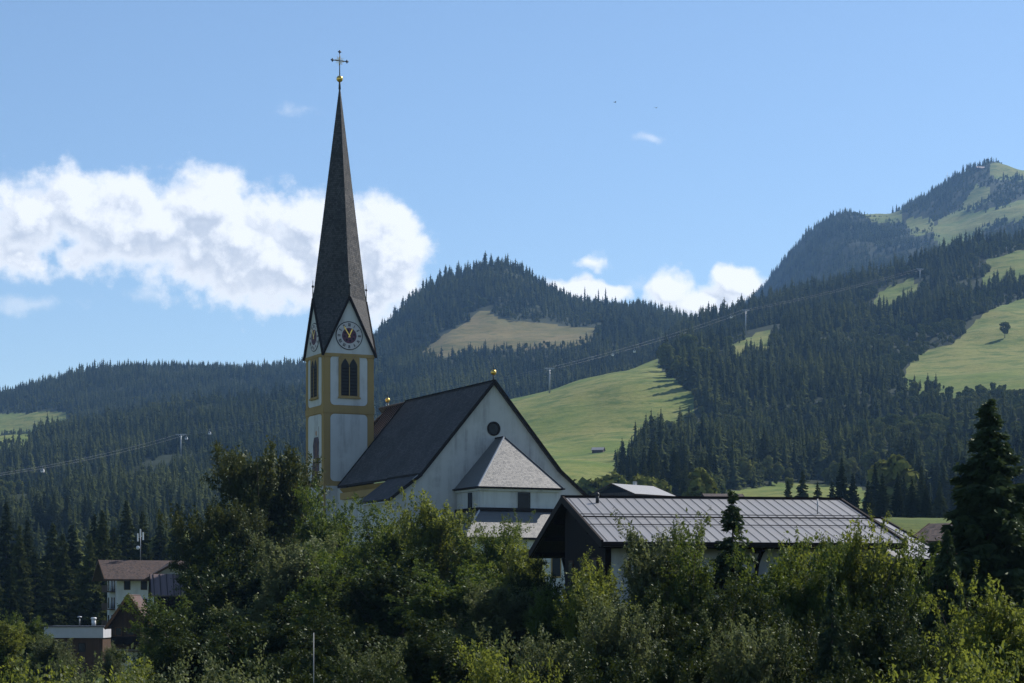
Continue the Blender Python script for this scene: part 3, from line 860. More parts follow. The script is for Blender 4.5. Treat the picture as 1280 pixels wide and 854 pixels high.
    for key, a in sets.items():
        px = a[:, 5]; a = a[(px > -255) & (px < 1490)]
        me = bpy.data.meshes.new('forest'); me.vertices.add(len(a)); me.vertices.foreach_set('co', a[:, :3].astype(np.float32).ravel())
        for nm, tp, arr in (('kind', 'INT', a[:, 3].astype(np.int32)), ('size', 'FLOAT', a[:, 4].astype(np.float32)), ('turn', 'FLOAT', (rng.random(len(a))*6.28).astype(np.float32))):
            me.attributes.new(nm, tp, 'POINT').data.foreach_set('value', arr)
        o = bpy.data.objects.new('forest', me); COL.objects.link(o)
        tag(o, labs[key], 'forest', kind='stuff')
        md = o.modifiers.new('wood', 'NODES'); md.node_group = ng
        tot += len(a)
    print('far trees', tot)
    return protos, tme, fine, tmb
PROTOS, TRUNK, FINE, SHORT_TRUNK = build_far_trees()

# ------------------------------------------------------------------ the church
def lancet(cx, w, z0, z1, n=6):
    """pointed arch outline in (s, z)"""
    pts = [(cx-w/2, z0), (cx+w/2, z0)]
    zs = z1-w*.9
    for i in range(n+1):
        t = i/n; pts.append((cx+w/2*math.cos(t*math.pi/2)**1.0*(1) if False else cx+w/2*(1-t**1.6), zs+(z1-zs)*t))
    for i in range(n-1, -1, -1):
        t = i/n; pts.append((cx-w/2*(1-t**1.6), zs+(z1-zs)*t))
    return pts
def rrect(s0, s1, z0, z1, r, n=4):
    out = []
    for (cx, cz, a0) in ((s1-r, z0+r, -90), (s1-r, z1-r, 0), (s0+r, z1-r, 90), (s0+r, z0+r, 180)):
        for i in range(n+1):
            a = R(a0+90*i/n); out.append((cx+r*math.cos(a), cz+r*math.sin(a)))
    return out
def disc(cx, cz, r, n=40):
    return [(cx+r*math.cos(2*math.pi*i/n), cz+r*math.sin(2*math.pi*i/n)) for i in range(n)]

def build_church():
    th = R(25); ZB = 1.5
    O = Vector(((617-640)*250/F, 250, ZB))
    root = empty('church', O, th)
    tag(root, 'white and ochre parish church with tall pointed shingled spire on the wooded knoll', 'church')
    org = (0, 0, ZB)
    B = lambda mb, name, mat, par=root: mb.build(name, mat, par, org)
    # ---- tower
    TH, TL, w = -10.47, 29.15, 6.75
    ze, zg, zt = 32.55, 39.9, 68.0
    zf = lambda py: (HZ-py)*273.5/F
    fr = {  # face -> origin, direction of s, outward normal
        'front': (Vector((TH, TL, 0)), Vector((1,0,0)), Vector((0,-1,0))), 'left': (Vector((TH, TL+w, 0)), Vector((0,-1,0)), Vector((-1,0,0))),
        'right': (Vector((TH+w, TL, 0)), Vector((0,1,0)), Vector((1,0,0))), 'back': (Vector((TH+w, TL+w, 0)), Vector((-1,0,0)), Vector((0,1,0)))}
    def on(face, pts, out=0.0):
        o, d, n = fr[face]
        return [o+d*s+Vector((0,0,z))+n*out for s, z in pts]
    t = MB().box((TH, TL, ZB-3), (TH+w, TL+w, ze))
    for f in fr:
        o, d, n = fr[f]
        # corner pilasters, cornice, string course
        for a, b in ((0, .78), (w-.78, w)):
            t.extrude(on(f, [(a, 2), (b, 2), (b, ze-.3), (a, ze-.3)], 0), n*.05)
        t.extrude(on(f, [(-.10, ze-.42), (w+.10, ze-.42), (w+.10, ze), (-.10, ze)], 0), n*.14)
        t.extrude(on(f, [(-.05, zf(517)), (w+.05, zf(517)), (w+.05, zf(509)), (-.05, zf(509))], 0), n*.11)
    tower = B(t, 'tower', M['ochre'])
    for f in fr:
        o, d, n = fr[f]
        p = MB().extrude(on(f, rrect(.86, w-.86, zf(507), zf(445.5), .55), 0), n*.04); B(p, 'wall_panel', M['panel'], tower)
        p = MB().extrude(on(f, rrect(.86, w-.86, zf(602), zf(518), .55), 0), n*.04); B(p, 'wall_panel', M['panel'], tower)
        p = MB().extrude(on(f, [(.2, 3), (w-.2, 3), (w-.2, zf(608)), (.2, zf(608))], 0), n*.06); B(p, 'plinth_wall', M['plaster'], tower)
        # gable triangle with its clock
        p = MB().extrude(on(f, [(.0, ze), (w, ze), (w/2, zg-.35)], -.3), n*.38); B(p, 'gable_wall', M['panel'], tower)
        # belfry window
        cx = w/2
        wb = MB().extrude(on(f, rrect(cx-1.42, cx+1.42, zf(497), zf(447), .1, 2), .04), n*.10)
        win = B(wb, 'belfry_window', M['ochre'])
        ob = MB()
        for q in (-1, 1): ob.extrude(on(f, lancet(cx+q*.56, 1.08, zf(495), zf(448.5)), .13), n*.03)  # flat dark panels paint the shade inside the opening, no hole behind
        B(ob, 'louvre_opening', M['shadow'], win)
        lv = MB()
        for q in (-1, 1):
            for k in range(9):
                z = zf(494)+k*.42
                a, b = on(f, [(cx+q*.53-.44, z), (cx+q*.53+.44, z)], .18)
                lv.bar(a, b, .05, .10)
        B(lv, 'louvre', M['trim'], win)
        mu = MB().bar(*on(f, [(cx, zf(495)), (cx, zf(459))], .2), .06, .10)
        mu.bar(*on(f, [(cx-1.5, zf(497.5)), (cx+1.5, zf(497.5))], .14), .34, .2)
        B(mu, 'mullion', M['ochre'], win)
        # clock
        cz = zf(420); rr = 1.84
        ring = MB().extrude(on(f, disc(cx, cz, rr), .08), n*.05)
        clock = B(ring, 'clock', M['ink'])
        B(MB().extrude(on(f, disc(cx, cz, rr*.94), .13), n*.02), 'dial', M['dial'], clock)
        inner = MB().extrude(on(f, disc(cx, cz, rr*.54), .15), n*.015)
        B(inner, 'dial_centre', M['dial_mid'], clock)
        orn = MB()
        for k in range(8):
            a = 2*math.pi*k/8+.2
            orn.extrude(on(f, disc(cx+math.cos(a)*rr*.36, cz+math.sin(a)*rr*.36, .15, 8), .165), n*.01)
        orn.extrude(on(f, disc(cx, cz, .22, 10), .165), n*.01)
        B(orn, 'dial_ornament', M['ink'], clock)
        num = MB()
        roman = ['XII','I','II','III','IV','V','VI','VII','VIII','IX','X','XI']
        for k, txt in enumerate(roman):
            a = math.pi/2-2*math.pi*k/12
            cw = {'I': .085, 'V': .20, 'X': .20}; tw = sum(cw[c] for c in txt); x = -tw/2; hh = .20
            rx, rz_ = math.cos(a), math.sin(a)                      # outward
            tx, tz = rz_, -rx                                       # clockwise tangent
            def pt(u, v): return (cx+rx*(rr*.755+v)+tx*u, cz+rz_*(rr*.755+v)+tz*u)
            for c in txt:
                m = x+cw[c]/2
                segs = {'I': [((m, -hh), (m, hh))], 'V': [((m-.07, hh), (m, -hh)), ((m+.07, hh), (m, -hh))], 'X': [((m-.07, hh), (m+.07, -hh)), ((m+.07, hh), (m-.07, -hh))]}[c]
                for p0, p1 in segs:
                    A, Bq = on(f, [pt(*p0), pt(*p1)], .16); num.bar(A, Bq, .055, .02, up=n)
                x += cw[c]
        B(num, 'numeral', M['ink'], clock)
        hd = MB()
        for ang, ln, wd in ((90+32, 1.45, .11), (90-25, 1.0, .14)):
            a = R(ang); q = (math.cos(a), math.sin(a)); s_ = (-q[1], q[0])
            pts = [(cx-q[0]*.25-s_[0]*wd/2, cz-q[1]*.25-s_[1]*wd/2), (cx-q[0]*.25+s_[0]*wd/2, cz-q[1]*.25+s_[1]*wd/2), (cx+q[0]*ln*.8+s_[0]*wd*.6, cz+q[1]*ln*.8+s_[1]*wd*.6), (cx+q[0]*ln, cz+q[1]*ln), (cx+q[0]*ln*.8-s_[0]*wd*.6, cz+q[1]*ln*.8-s_[1]*wd*.6)]
            hd.extrude(on(f, pts, .19 if wd < .12 else .21), n*.015)
        B(hd, 'clock_hand', M['gold'], clock)
    # mural on the left face: a robed figure
    c0 = w*.56
    mural = MB().extrude(on('left', [(c0-1.58, zf(600)), (c0+1.16, zf(602)), (c0+1.30, zf(585)), (c0+1.01, zf(566)), (c0+1.30, zf(553)), (c0+0.84, zf(546)), (c0-0.63, zf(546)), (c0-1.09, zf(556)), (c0-0.88, zf(570)), (c0-1.39, zf(585))], .042), Vector((-.012, 0, 0)))
    mu = B(mural, 'mural', M['robe'])
    tag(mu, 'faded painted saint in a long robe')
    B(MB().extrude(on('left', disc(c0+0.17, zf(541), .34, 14), .045), Vector((-.012, 0, 0))), 'mural_head', M['skin'], mu)
    B(MB().extrude(on('left', [(c0-0.42, zf(598)), (c0+0.53, zf(598)), (c0+0.63, zf(560)), (c0+0.11, zf(550)), (c0-0.25, zf(566))], .057), Vector((-.01, 0, 0))), 'mural_drapery', M['robe2'], mu)
    B(MB().bar(*on('left', [(c0+1.30, zf(592)), (c0+1.09, zf(533))], .05), .09, .02), 'mural_staff', M['robe2'], mu)
    # ---- spire
    cxy = Vector((TH+w/2, TL+w/2, 0)); a = w/2
    T = cxy+Vector((0, 0, zt)); ov = .30
    Gs = [cxy+Vector((0, -a-ov, zg)), cxy+Vector((a+ov, 0, zg)), cxy+Vector((0, a+ov, zg)), cxy+Vector((-a-ov, 0, zg))]
    Cs = [cxy+Vector((a+ov*.9, -a-ov*.9, ze-.25)), cxy+Vector((a+ov*.9, a+ov*.9, ze-.25)), cxy+Vector((-a-ov*.9, a+ov*.9, ze-.25)), cxy+Vector((-a-ov*.9, -a-ov*.9, ze-.25))]
    sp = MB()
    for i in range(4):
        g0, g1, c = Gs[i], Gs[(i+1) % 4], Cs[i]
        N = 5
        m_ = (g0+g1)/2
        # slightly hollow flare between the gable tops and the corner
        b0, b1 = g0.lerp(T, .0), g1.lerp(T, .0)
        sp.face([g0, g1, T])
        prev = (g0, g1)
        for k in range(1, N+1):
            u = k/N
            l, r_ = g0.lerp(c, u), g1.lerp(c, u)
            if k < N: sp.face([l, r_, prev[1], prev[0]]); prev = (l, r_)
            else: sp.face([c, prev[1], prev[0]])
    spire = B(sp, 'spire', M['spire'])
    vb = MB()
    for i in range(4):
        for g_, c in ((Gs[i], Cs[i]), (Gs[(i+1) % 4], Cs[i])):
            vb.bar(g_+Vector((0,0,-.06)), c+Vector((0,0,-.06)), .22, .28)
    B(vb, 'verge_board', M['trim'], spire)
    for i in range(4):
        c = Gs[i]
        fn = MB().tube([c+Vector((0,0,-.3)), c+Vector((0,0,1.3)), c+Vector((0,0,2.3))], [.09, .06, .03], 6).ball(c+Vector((0,0,1.5)), .17, 8, 6)
        B(fn, 'finial', M['iron'], spire)
    # ball, cross with rays
    tp = T
    cr = MB().tube([tp+Vector((0,0,-.8)), tp+Vector((0,0,.4))], [.16, .10], 8)
    cr.tube([tp+Vector((0,0,.8)), tp+Vector((0,0,4.15))], [.075, .05], 6)
    zc = tp.z+2.9
    d = Vector((1, 0, 0)); k0 = Vector((tp.x, tp.y, zc))
    cr.bar(k0-d*.95, k0+d*.95, .10, .10)
    for e in (k0-d*1.0, k0+d*1.0, k0+Vector((0,0,1.15))):
        cr.ball(e, .14, 8, 6)
        for q in (Vector((0,0,.15)), Vector((0,0,-.15)), d*.15, d*-.15): cr.ball(e+q, .095, 6, 5)
    cross = B(cr, 'cross', M['iron'])
    ry = MB()
    for k in range(16):
        an = 2*math.pi*k/16+.2; q = d*math.cos(an)+Vector((0,0,math.sin(an)))
        ry.bar(k0+q*.15, k0+q*(.62 if k % 2 else .48), .06, .04)
    B(ry, 'ray', M['gold'], cross)
    B(MB().ball(tp+Vector((0,0,.55)), .43, 14, 10), 'orb', M['gold'], cross)
    # ---- nave
    zr, Ln = 26.62, 27.0
    hk, zk, he, zE = 8.6, 16.35, 9.35, 15.45
    hb, zb_ = 13.25, 12.5
    nw = MB().box((-8.7, .5, ZB-3), (8.7, 36, 15.2)).box((-12.6, .5, ZB-3), (-8.7, 9.6, 12.2)).box((8.7, .5, ZB-3), (12.6, 36, 12.2))
    nave = B(nw, 'nave_wall', M['plaster'])
    gp = [(-12.9, ZB-3), (12.9, ZB-3), (12.9, zb_+.05), (hk-.1, zk-.25), (0, zr-.35), (-hk+.1, zk-.25), (-12.9, zb_+.05)]
    gw = MB().extrude([(h, 0, z) for h, z in gp], (0, .6, 0))
    gable = B(gw, 'gable_wall', M['plaster'])
    # round window: deep ring
    oz = (HZ-536)*250/F
    ring = MB(); n_ = 28
    for k in range(n_):
        a0, a1 = 2*math.pi*k/n_, 2*math.pi*(k+1)/n_
        c_, s_ = math.cos, math.sin
        pq = lambda rr, aa, L: (rr*c_(aa), L, oz+rr*s_(aa))
        ring.face([pq(.84, a0, -.10), pq(.84, a1, -.10), pq(.60, a1, -.02), pq(.60, a0, -.02)]); ring.face([pq(.84, a0, .1), pq(.84, a1, .1), pq(.84, a1, -.10), pq(.84, a0, -.10)])
    ow = B(ring, 'round_window', M['trim'])
    B(MB().extrude([(.62*math.cos(2*math.pi*k/24), -.015, oz+.62*math.sin(2*math.pi*k/24)) for k in range(24)], (0, .012, 0)), 'pane', M['glass'], ow)
    # roofs
    ov = -.35
    rf = MB()
    rf.slab([(0, ov, zr), (0, Ln, zr), (-hk, Ln, zk), (-hk, ov, zk)], .28)
    rf.slab([(-hk, ov, zk), (-hk, Ln, zk), (-he, Ln, zE), (-he, ov, zE)], .24)
    rf.slab([(-he+.1, ov, zE-.02), (-he+.1, 10.0, zE-.02), (-hb, 10.0, zb_), (-hb, ov, zb_)], .24)
    rf.slab([(0, ov, zr), (0, 36.5, zr), (hk, 36.5, zk), (hk, ov, zk)], .28)
    rf.slab([(hk, ov, zk), (hk, 36.5, zk), (hb, 36.5, zb_), (hb, ov, zb_)], .24)
    roof = B(rf, 'nave_roof', M['nave_roof'])
    vg = MB()
    for L in (ov-.03, Ln+.03):
        ps = [(-he, L, zE-.1), (-hk, L, zk-.1), (0, L, zr-.08)]
        if L < 0: ps = [(-hb, L, zb_-.1)]+ps+[(hk, L, zk-.1), (hb, L, zb_-.1)]
        for p0, p1 in zip(ps, ps[1:]): vg.bar(p0, p1, .12, .34)
    vg.bar((-he-.03, 10, zE-.12), (-he-.03, Ln, zE-.12), .14, .26)
    vg.bar((-he-.02, ov, zE+.02), (-he-.02, 10, zE+.02), .10, .20)
    vg.bar((-hb-.03, ov, zb_-.12), (-hb-.03, 10, zb_-.12), .14, .24)
    vg.bar((0, ov, zr+.03), (0, Ln, zr+.03), .36, .12)
    B(vg, 'verge_board', M['trim'], roof)
    cn = MB().box((-9.1, 9.9, 13.7), (-8.66, Ln, 14.55)).extrude([(-8.66, 9.9, 14.55), (-8.66, 9.9, 15.1), (-9.2, 9.9, 15.1)], (0, Ln-9.9, 0))
    B(cn, 'cornice', M['ochre'])
    # rear roof between nave and tower
    rr_ = MB()
    rr_.slab([(0, Ln+.1, zr-.15), (0, 33.6, zr-.35), (-8.6, 33.6, zk-1.5), (-8.6, Ln+.1, zk-1.5)], .22)
    rr_.slab([(0, 33.6, zr-.35), (5, 37.5, zr-6), (-5, 37.5, zr-6)], .2)
    rear = B(rr_, 'rear_roof', M['rear_roof'])
    sm = MB()
    for k in range(9):
        L = Ln+.6+k*.75
        sm.bar((-.1, L, zr-.2-(L-Ln)*.03), (-8.5, L, zk-1.42), .09, .10)
    B(sm, 'roof_seam', M['trim'], rear)
    for L, z in ((0, zr), (33.6, zr-.3)):
        fn = MB().tube([(0, L, z-.1), (0, L, z+.75)], [.11, .07], 8).tube([(0, L, z+1.25), (0, L, z+2.0)], [.05, .02], 6)
        fo = B(fn, 'roof_finial', M['iron'])
        B(MB().ball((0, L, z+.98), .34, 12, 8), 'orb', M['gold'], fo)
    # small snow-hook on the right verge
    # ---- chancel
    h0, h1, Lf = -5.1, 5.7, -7.0
    zce = 13.75
    cw = MB().box((h0+.45, Lf+.45, ZB-3), (h1-.45, 0, zce-.2))
    ch = B(cw, 'chancel_wall', M['panel'])
    ap = Vector(((h0+h1)/2, -2.3, 19.9)); ap2 = Vector(((h0+h1)/2, .0, 19.9))
    A, Bc, C_, D_ = Vector((h0, Lf, zce)), Vector((h1, Lf, zce)), Vector((h1, 0, zce)), Vector((h0, 0, zce))
    cr_ = MB().face([A, Bc, ap]).face([Bc, C_, ap2, ap]).face([D_, A, ap, ap2])
    cr_.box((h0, Lf, zce-.16), (h1, 0, zce-.01), 1)
    croof = B(cr_, 'chancel_roof', [M['chancel_roof'], M['trim']])
    tr = MB()
    tr.bar(A+Vector((-.0,-.0,.02)), ap, .16, .10, 0); tr.bar(Bc, ap, .12, .08, 1); tr.bar(ap, ap2, .3, .12, 1)
    B(tr, 'hip_cap', [M['flash'], M['trim']], croof)
    gt = MB()
    gt.bar(A+Vector((-.12,-.08,-.05)), Bc+Vector((.12,-.08,-.05)), .16, .16, 0); gt.bar(A+Vector((-.08,-.12,-.05)), D_+Vector((-.08,0,-.05)), .16, .16, 0)
    B(gt, 'gutter', M['trim'], croof)
    fl = MB().box((h0+.2, Lf+.2, zce-.42), (h1-.2, 0, zce-.18))
    B(fl, 'eaves_moulding', M['panel'], croof)
    for (ha, hb2) in ((.0, 1.6),):
        wn = MB().box((ha-.12, Lf+.37, 11.25), (hb2+.12, Lf+.44, 13.3)); wq = B(wn, 'chancel_window', M['panel'])
        B(MB().box((ha, Lf+.33, 11.3), (hb2, Lf+.366, 13.25)), 'pane', M['glass'], wq)
    wn = MB().box((h0+.37, -4.6, 11.25), (h0+.44, -3.2, 13.25)); wq = B(wn, 'chancel_window', M['panel'])
    B(MB().box((h0+.33, -4.5, 11.3), (h0+.366, -3.3, 13.2)), 'pane', M['glass'], wq)
    # skirt roof of the ambulatory
    zs, zl, ru = 11.15, 7.95, 3.35
    p = [Vector((h0+.4, 0, zs)), Vector((h0+.4, Lf+.4, zs)), Vector((h1-.4, Lf+.4, zs)), Vector((h1-.4, 0, zs))]
    q = [Vector((h0+.4-ru, 0, zl)), Vector((h0+.4-ru, Lf+.4-ru, zl)), Vector((h1-.4+ru, Lf+.4-ru, zl)), Vector((h1-.4+ru, 0, zl))]
    sk = MB()
    for i in range(3): sk.slab([q[i], q[i+1], p[i+1], p[i]], .2)
    skirt = B(sk, 'aisle_roof', M['chancel_roof'])
    s2 = MB(); s2.bar(p[1]+Vector((0,0,.05)), q[1]+Vector((0,0,.03)), .16, .1); 
    B(s2, 'hip_cap', M['flash'], skirt)
    s3 = MB(); s3.bar(p[0]+Vector((-.12,0,.05)), p[1]+Vector((-.12,-.12,.05)), .3, .42); s3.bar(p[1]+Vector((-.12,-.12,.05)), p[2]+Vector((.12,-.12,.05)), .3, .42)
    for i in range(2): s3.bar(q[i]+Vector((-.05,-.05,-.15)), q[i+1]+Vector((.05,-.05,-.15)), .18, .2)
    B(s3, 'gutter', M['trim'], skirt)
    B(MB().box((q[1].x+.5, q[1].y+.5, ZB-3), (q[2].x-.5, 0, zl-.25)), 'aisle_wall', M['panel'])
    for hh in (-4.5, -.5, 3.5):
        wn = MB().extrude([(h, q[1].y+.44, z) for h, z in lancet(hh, 1.3, 3.4, 6.6)], (0, .05, 0)); wq = B(wn, 'aisle_window', M['ochre'])
        B(MB().extrude([(h, q[1].y+.40, z) for h, z in lancet(hh, 1.0, 3.6, 6.4)], (0, .035, 0)), 'pane', M['glass'], wq)
build_church()

# ------------------------------------------------------------------ the grey-roofed house on the right
def build_farmhouse():
    ph = R(9); u = Vector((math.cos(ph), math.sin(ph), 0)); v = Vector((-math.sin(ph), math.cos(ph), 0)); Z = Vector((0, 0, 1))
    E1 = W(753, 677, 105); hw = 10.8; L = 15.6; rise = 2.74
    base = float(ground_z(E1.x+5, E1.y+10))-.5
    root = empty('farmhouse', (E1.x, E1.y, base), ph)
    tag(root, 'large dark timber house under a low grey sheet metal roof beside the church', 'house')
    e = E1.z-base                                          # local eave height
    P = lambda x, y, z: (x, y, z)
    n = Vector((0, -rise, hw)).normalized()
    rf = MB()
    th = .26
    rf.slab([(0, 0, e), (L, 0, e), (L, hw, e+rise), (0, hw, e+rise)], th)
    rf.slab([(0, hw, e+rise), (L, hw, e+rise), (L, 2*hw, e), (0, 2*hw, e)], th)
    roof = rf.build('roof', M['metal_roof'], root)
    sl = Vector((0, hw, rise)).normalized(); nn = Vector((0, -rise, hw)).normalized()
    sm = MB()
    k = .26
    while k < L:
        for (y0, z0, s, nrm) in ((0, e, sl, nn), (2*hw, e, Vector((0, -hw, rise)).normalized(), Vector((0, rise, hw)).normalized())):
            a = Vector((k, y0, z0))+nrm*.025; b = a+s*(math.hypot(hw, rise)-.1)
            sm.bar(a, b, .015, .022, 0, up=nrm)
        k += .52
    sm.build('roof_seam', M['seam'], roof)
    gu = MB()
    for t_ in (.33, .50, .56):
        a = Vector((0.05, 0, e))+sl*(math.hypot(hw, rise)*t_)+nn*.09
        gu.bar(a, a+Vector((L-.1, 0, 0)), .035, .04 if t_ != .5 else .07)
    gu.build('snow_guard', M['trim'], roof)
    tr = MB()
    for x in (-.02, L+.02):
        tr.bar((x, -.05, e-.12), (x, hw, e+rise-.12), .12, .40); tr.bar((x, 2*hw+.05, e-.12), (x, hw, e+rise-.12), .12, .40)
    tr.bar((-.1, hw, e+rise+.04), (L+.1, hw, e+rise+.04), .34, .12)
    tr.bar((-.05, -.08, e-.13), (L+.05, -.08, e-.13), .16, .22)
    tr.bar((-.05, 2*hw+.08, e-.13), (L+.05, 2*hw+.08, e-.13), .16, .22)
    tr.build('verge_board', M['trim'], roof)
    so = MB(); d_ = Vector((0, 0, -.285))
    so.slab([Vector(q)+d_ for q in ((.06, .06, e), (L-.06, .06, e), (L-.06, hw, e+rise), (.06, hw, e+rise))], .05); so.slab([Vector(q)+d_ for q in ((.06, hw, e+rise), (L-.06, hw, e+rise), (L-.06, 2*hw-.06, e), (.06, 2*hw-.06, e))], .05)
    so.build('soffit', M['wood_dark'], roof)
    gx_ = .44
    for k in range(7):
        y = 1.3+k*(2*hw-2.6)/6
        zz = e+rise*(1-abs(y-hw)/hw)-.42
        MB().bar((.07, y, zz-.06), (gx_ if y < 12.6 else 5.9, y, zz-.06), .20, .24).build('purlin', M['wood_dark'], root)
    # walls
    gx = .45; wy0, wy1 = 1.5, 12.6
    zz = lambda y: e+rise*(1-abs(y-hw)/hw)-.34
    wl = MB().extrude([(gx, wy0, 0), (gx, wy1, 0), (gx, wy1, zz(wy1)), (gx, hw, zz(hw)), (gx, wy0, zz(wy0))], (.3, 0, 0))
    gw = wl.build('gable_wall', M['wood_dark'], root)
    MB().box((gx+.3, wy0+.02, 0), (L-1, wy1, e-.05)).build('plaster_wall', M['panel'], root)
    MB().box((6, wy1+.01, 0), (L-1, 2*hw-2, e-.1)).build('barn_wall', M['wood_dark'], root)
    for y in (4.0, 7.4, 10.6):
        f = MB().box((gx-.06, y-.65, e-2.3), (gx-.004, y+.65, e-.7)).build('window', M['wood'], root)
        MB().box((gx-.075, y-.52, e-2.17), (gx-.061, y+.52, e-.83)).build('pane', M['glass'], f)
    for x in (3.4, 6.6, 9.8, 13.0):
        f = MB().box((x-.6, wy0-.05, e-2.6), (x+.6, wy0+.015, e-1.1)).build('window', M['wood_dark'], root)
        MB().box((x-.48, wy0-.07, e-2.48), (x+.48, wy0-.052, e-1.22)).build('pane', M['glass'], f)
    for x in (1.6, 4.9, 8.2, 11.4):
        pts = [Vector((x, wy0-.02, e-1.7)), Vector((x, wy0-.35, e-1.0)), Vector((x, wy0-1.0, e-.55)), Vector((x, .15, e-.35))]
        mb = MB()
        for a, b in zip(pts, pts[1:]): mb.bar(a, b, .16, .16, up=(1, 0, 0))
        mb.bar((x, wy0-.03, e-.42), (x, .1, e-.38), .18, .2)
        mb.build('brace', M['wood_dark'], root)
    dp = MB().tube([(gx+.1, wy1+.02, e-.6), (gx+.1, wy1+.1, e-1.0), (gx+.1, wy1+.1, 0)], .06, 6)
    dp.build('downpipe', M['flash'], root)
    bz = MB()
    pts = [Vector((gx+.1, wy1+.05, e-1.8)), Vector((gx+.1, wy1+.5, e-1.0)), Vector((gx+.1, wy1+1.2, e-.5))]
    for a, b in zip(pts, pts[1:]): bz.bar(a, b, .16, .16, up=(1, 0, 0))
    bz.build('brace', M['wood_dark'], root)
    # vent pipe
    vq = Vector((1.6, 0, e))+sl*(math.hypot(hw, rise)*.86)
    MB().tube([vq, vq+Vector((0,0,.42))], .09, 8).ball(vq+Vector((0,0,.45)), .13, 8, 5).build('vent_pipe', M['dark_paint'], root)
    vq = Vector((13.1, 0, e))+sl*(math.hypot(hw, rise)*.64)
    MB().tube([vq, vq+Vector((0,0,.8))], .035, 6).build('roof_rod', M['steel'], root)
    # lower annex roof at the right end
    ar = MB()
    z1, z0 = e+1.72, e-.78
    ar.slab([(L-2, hw+.2, z1), (18.0, hw+.2, z1), (18.0, .0, z0), (L-2, .0, z0)], .22)
    ar.slab([(L-2, hw+.2, z1), (18.0, hw+.2, z1), (18.0, 2*hw, z0), (L-2, 2*hw, z0)], .22)
    an = ar.build('annex_roof', M['pale_roof'], root)
    s2 = Vector((0, hw+.2, z1-z0)); ln = s2.length; s2.normalize(); n2 = Vector((0, -s2.z, s2.y))
    sm = MB(); k = L+.1
    while k < 18:
        a = Vector((k, 0, z0))+n2*.02; sm.bar(a, a+s2*ln, .02, .035, up=n2); k += .6
    sm.build('roof_seam', M['seam'], an)
    tr = MB(); tr.bar((18.02, -.05, z0-.1), (18.02, hw+.2, z1-.1), .1, .34); tr.bar((L, -.06, z0-.12), (18, -.06, z0-.12), .12, .2); tr.bar((L, hw+.2, z1+.03), (18, hw+.2, z1+.03), .2, .1)
    tr.build('verge_board', M['trim'], an)
    MB().box((L-1.02, 1.2, 0), (17.2, 2*hw-1.5, z0-.0)).build('annex_wall', M['wood_dark'], root)
build_farmhouse()

# ------------------------------------------------------------------ houses of the village
def gable_house(name, label, C, rz, wid, dep, eave, rise, mats, over=.8, storeys=2, win=True, chimney=True, balcony=False, cat='house'):
    """ridge along local x, gables at x=0 and x=wid; near long side at y=0"""
    wall, roofm, gab = mats
    C = Vector(C)
    if C.y < 600:                      # stands on the valley ground, eaves at the given level
        gz = float(ground_z(C.x, C.y)); eave += C.z-gz; C.z = gz
    root = empty(name, C, rz); tag(root, label, cat)
    lo = MB().box((0, 0, -3), (wid, dep, eave)); w_ = lo.build('wall', wall, root)
    hy = dep/2; g = MB()
    for x in (0, wid-.2): g.extrude([(x, 0.003, eave), (x, dep-.003, eave), (x, hy, eave+rise-.1)], (.2, 0, 0))
    g.build('gable', gab, root)
    k = rise/hy; o = over
    rf = MB().slab([(-o, -o, eave-k*o), (wid+o, -o, eave-k*o), (wid+o, hy, eave+rise), (-o, hy, eave+rise)], .18)
    rf.slab([(-o, dep+o, eave-k*o), (wid+o, dep+o, eave-k*o), (wid+o, hy, eave+rise), (-o, hy, eave+rise)], .18)
    roof = rf.build('roof', roofm, root)
    t = MB()
    for x in (-o-.02, wid+o+.02):
        t.bar((x, -o, eave-k*o-.1), (x, hy, eave+rise-.1), .1, .28); t.bar((x, dep+o, eave-k*o-.1), (x, hy, eave+rise-.1), .1, .28)
    t.bar((-o, -o-.05, eave-k*o-.1), (wid+o, -o-.05, eave-k*o-.1), .1, .2)
    t.build('verge_board', M['wood'], roof)
    if win:
        for st in range(storeys):
            z = eave-2.2-2.7*st
            if z < .2: break
            nx = max(1, int(wid/2.8))
            for i in range(nx):
                x = wid*(i+.5)/nx
                f = MB().box((x-.55, -.05, z), (x+.55, -.003, z+1.3)).build('window', M['wood'], root)
                MB().box((x-.43, -.07, z+.12), (x+.43, -.052, z+1.18)).build('pane', M['glass'], f)
            ny = max(1, int(dep/3))
            for i in range(ny):
                y = dep*(i+.5)/ny
                f = MB().box((-.05, y-.55, z), (-.003, y+.55, z+1.3)).build('window', M['wood'], root)
                MB().box((-.07, y-.43, z+.12), (-.052, y+.43, z+1.18)).build('pane', M['glass'], f)
    if balcony:
        for st in range(storeys):
            z = eave-2.9-2.7*st
            if z < 1: break
            b = MB().box((-1.3, .8, z), (-.02, dep-.8, z+.14)).box((-1.3, .8, z+.14), (-1.22, dep-.8, z+1.0))
            b.build('balcony', M['wood'], root)
    if chimney:
        c = MB().box((wid*.62, hy+.5, eave+rise-1.0), (wid*.62+.7, hy+1.2, eave+rise+.9)); ch = c.build('chimney', M['plaster'], roof)
        MB().box((wid*.62-.08, hy+.42, eave+rise+.9), (wid*.62+.78, hy+1.28, eave+rise+1.02)).build('chimney_cap', M['trim'], ch)
    return root

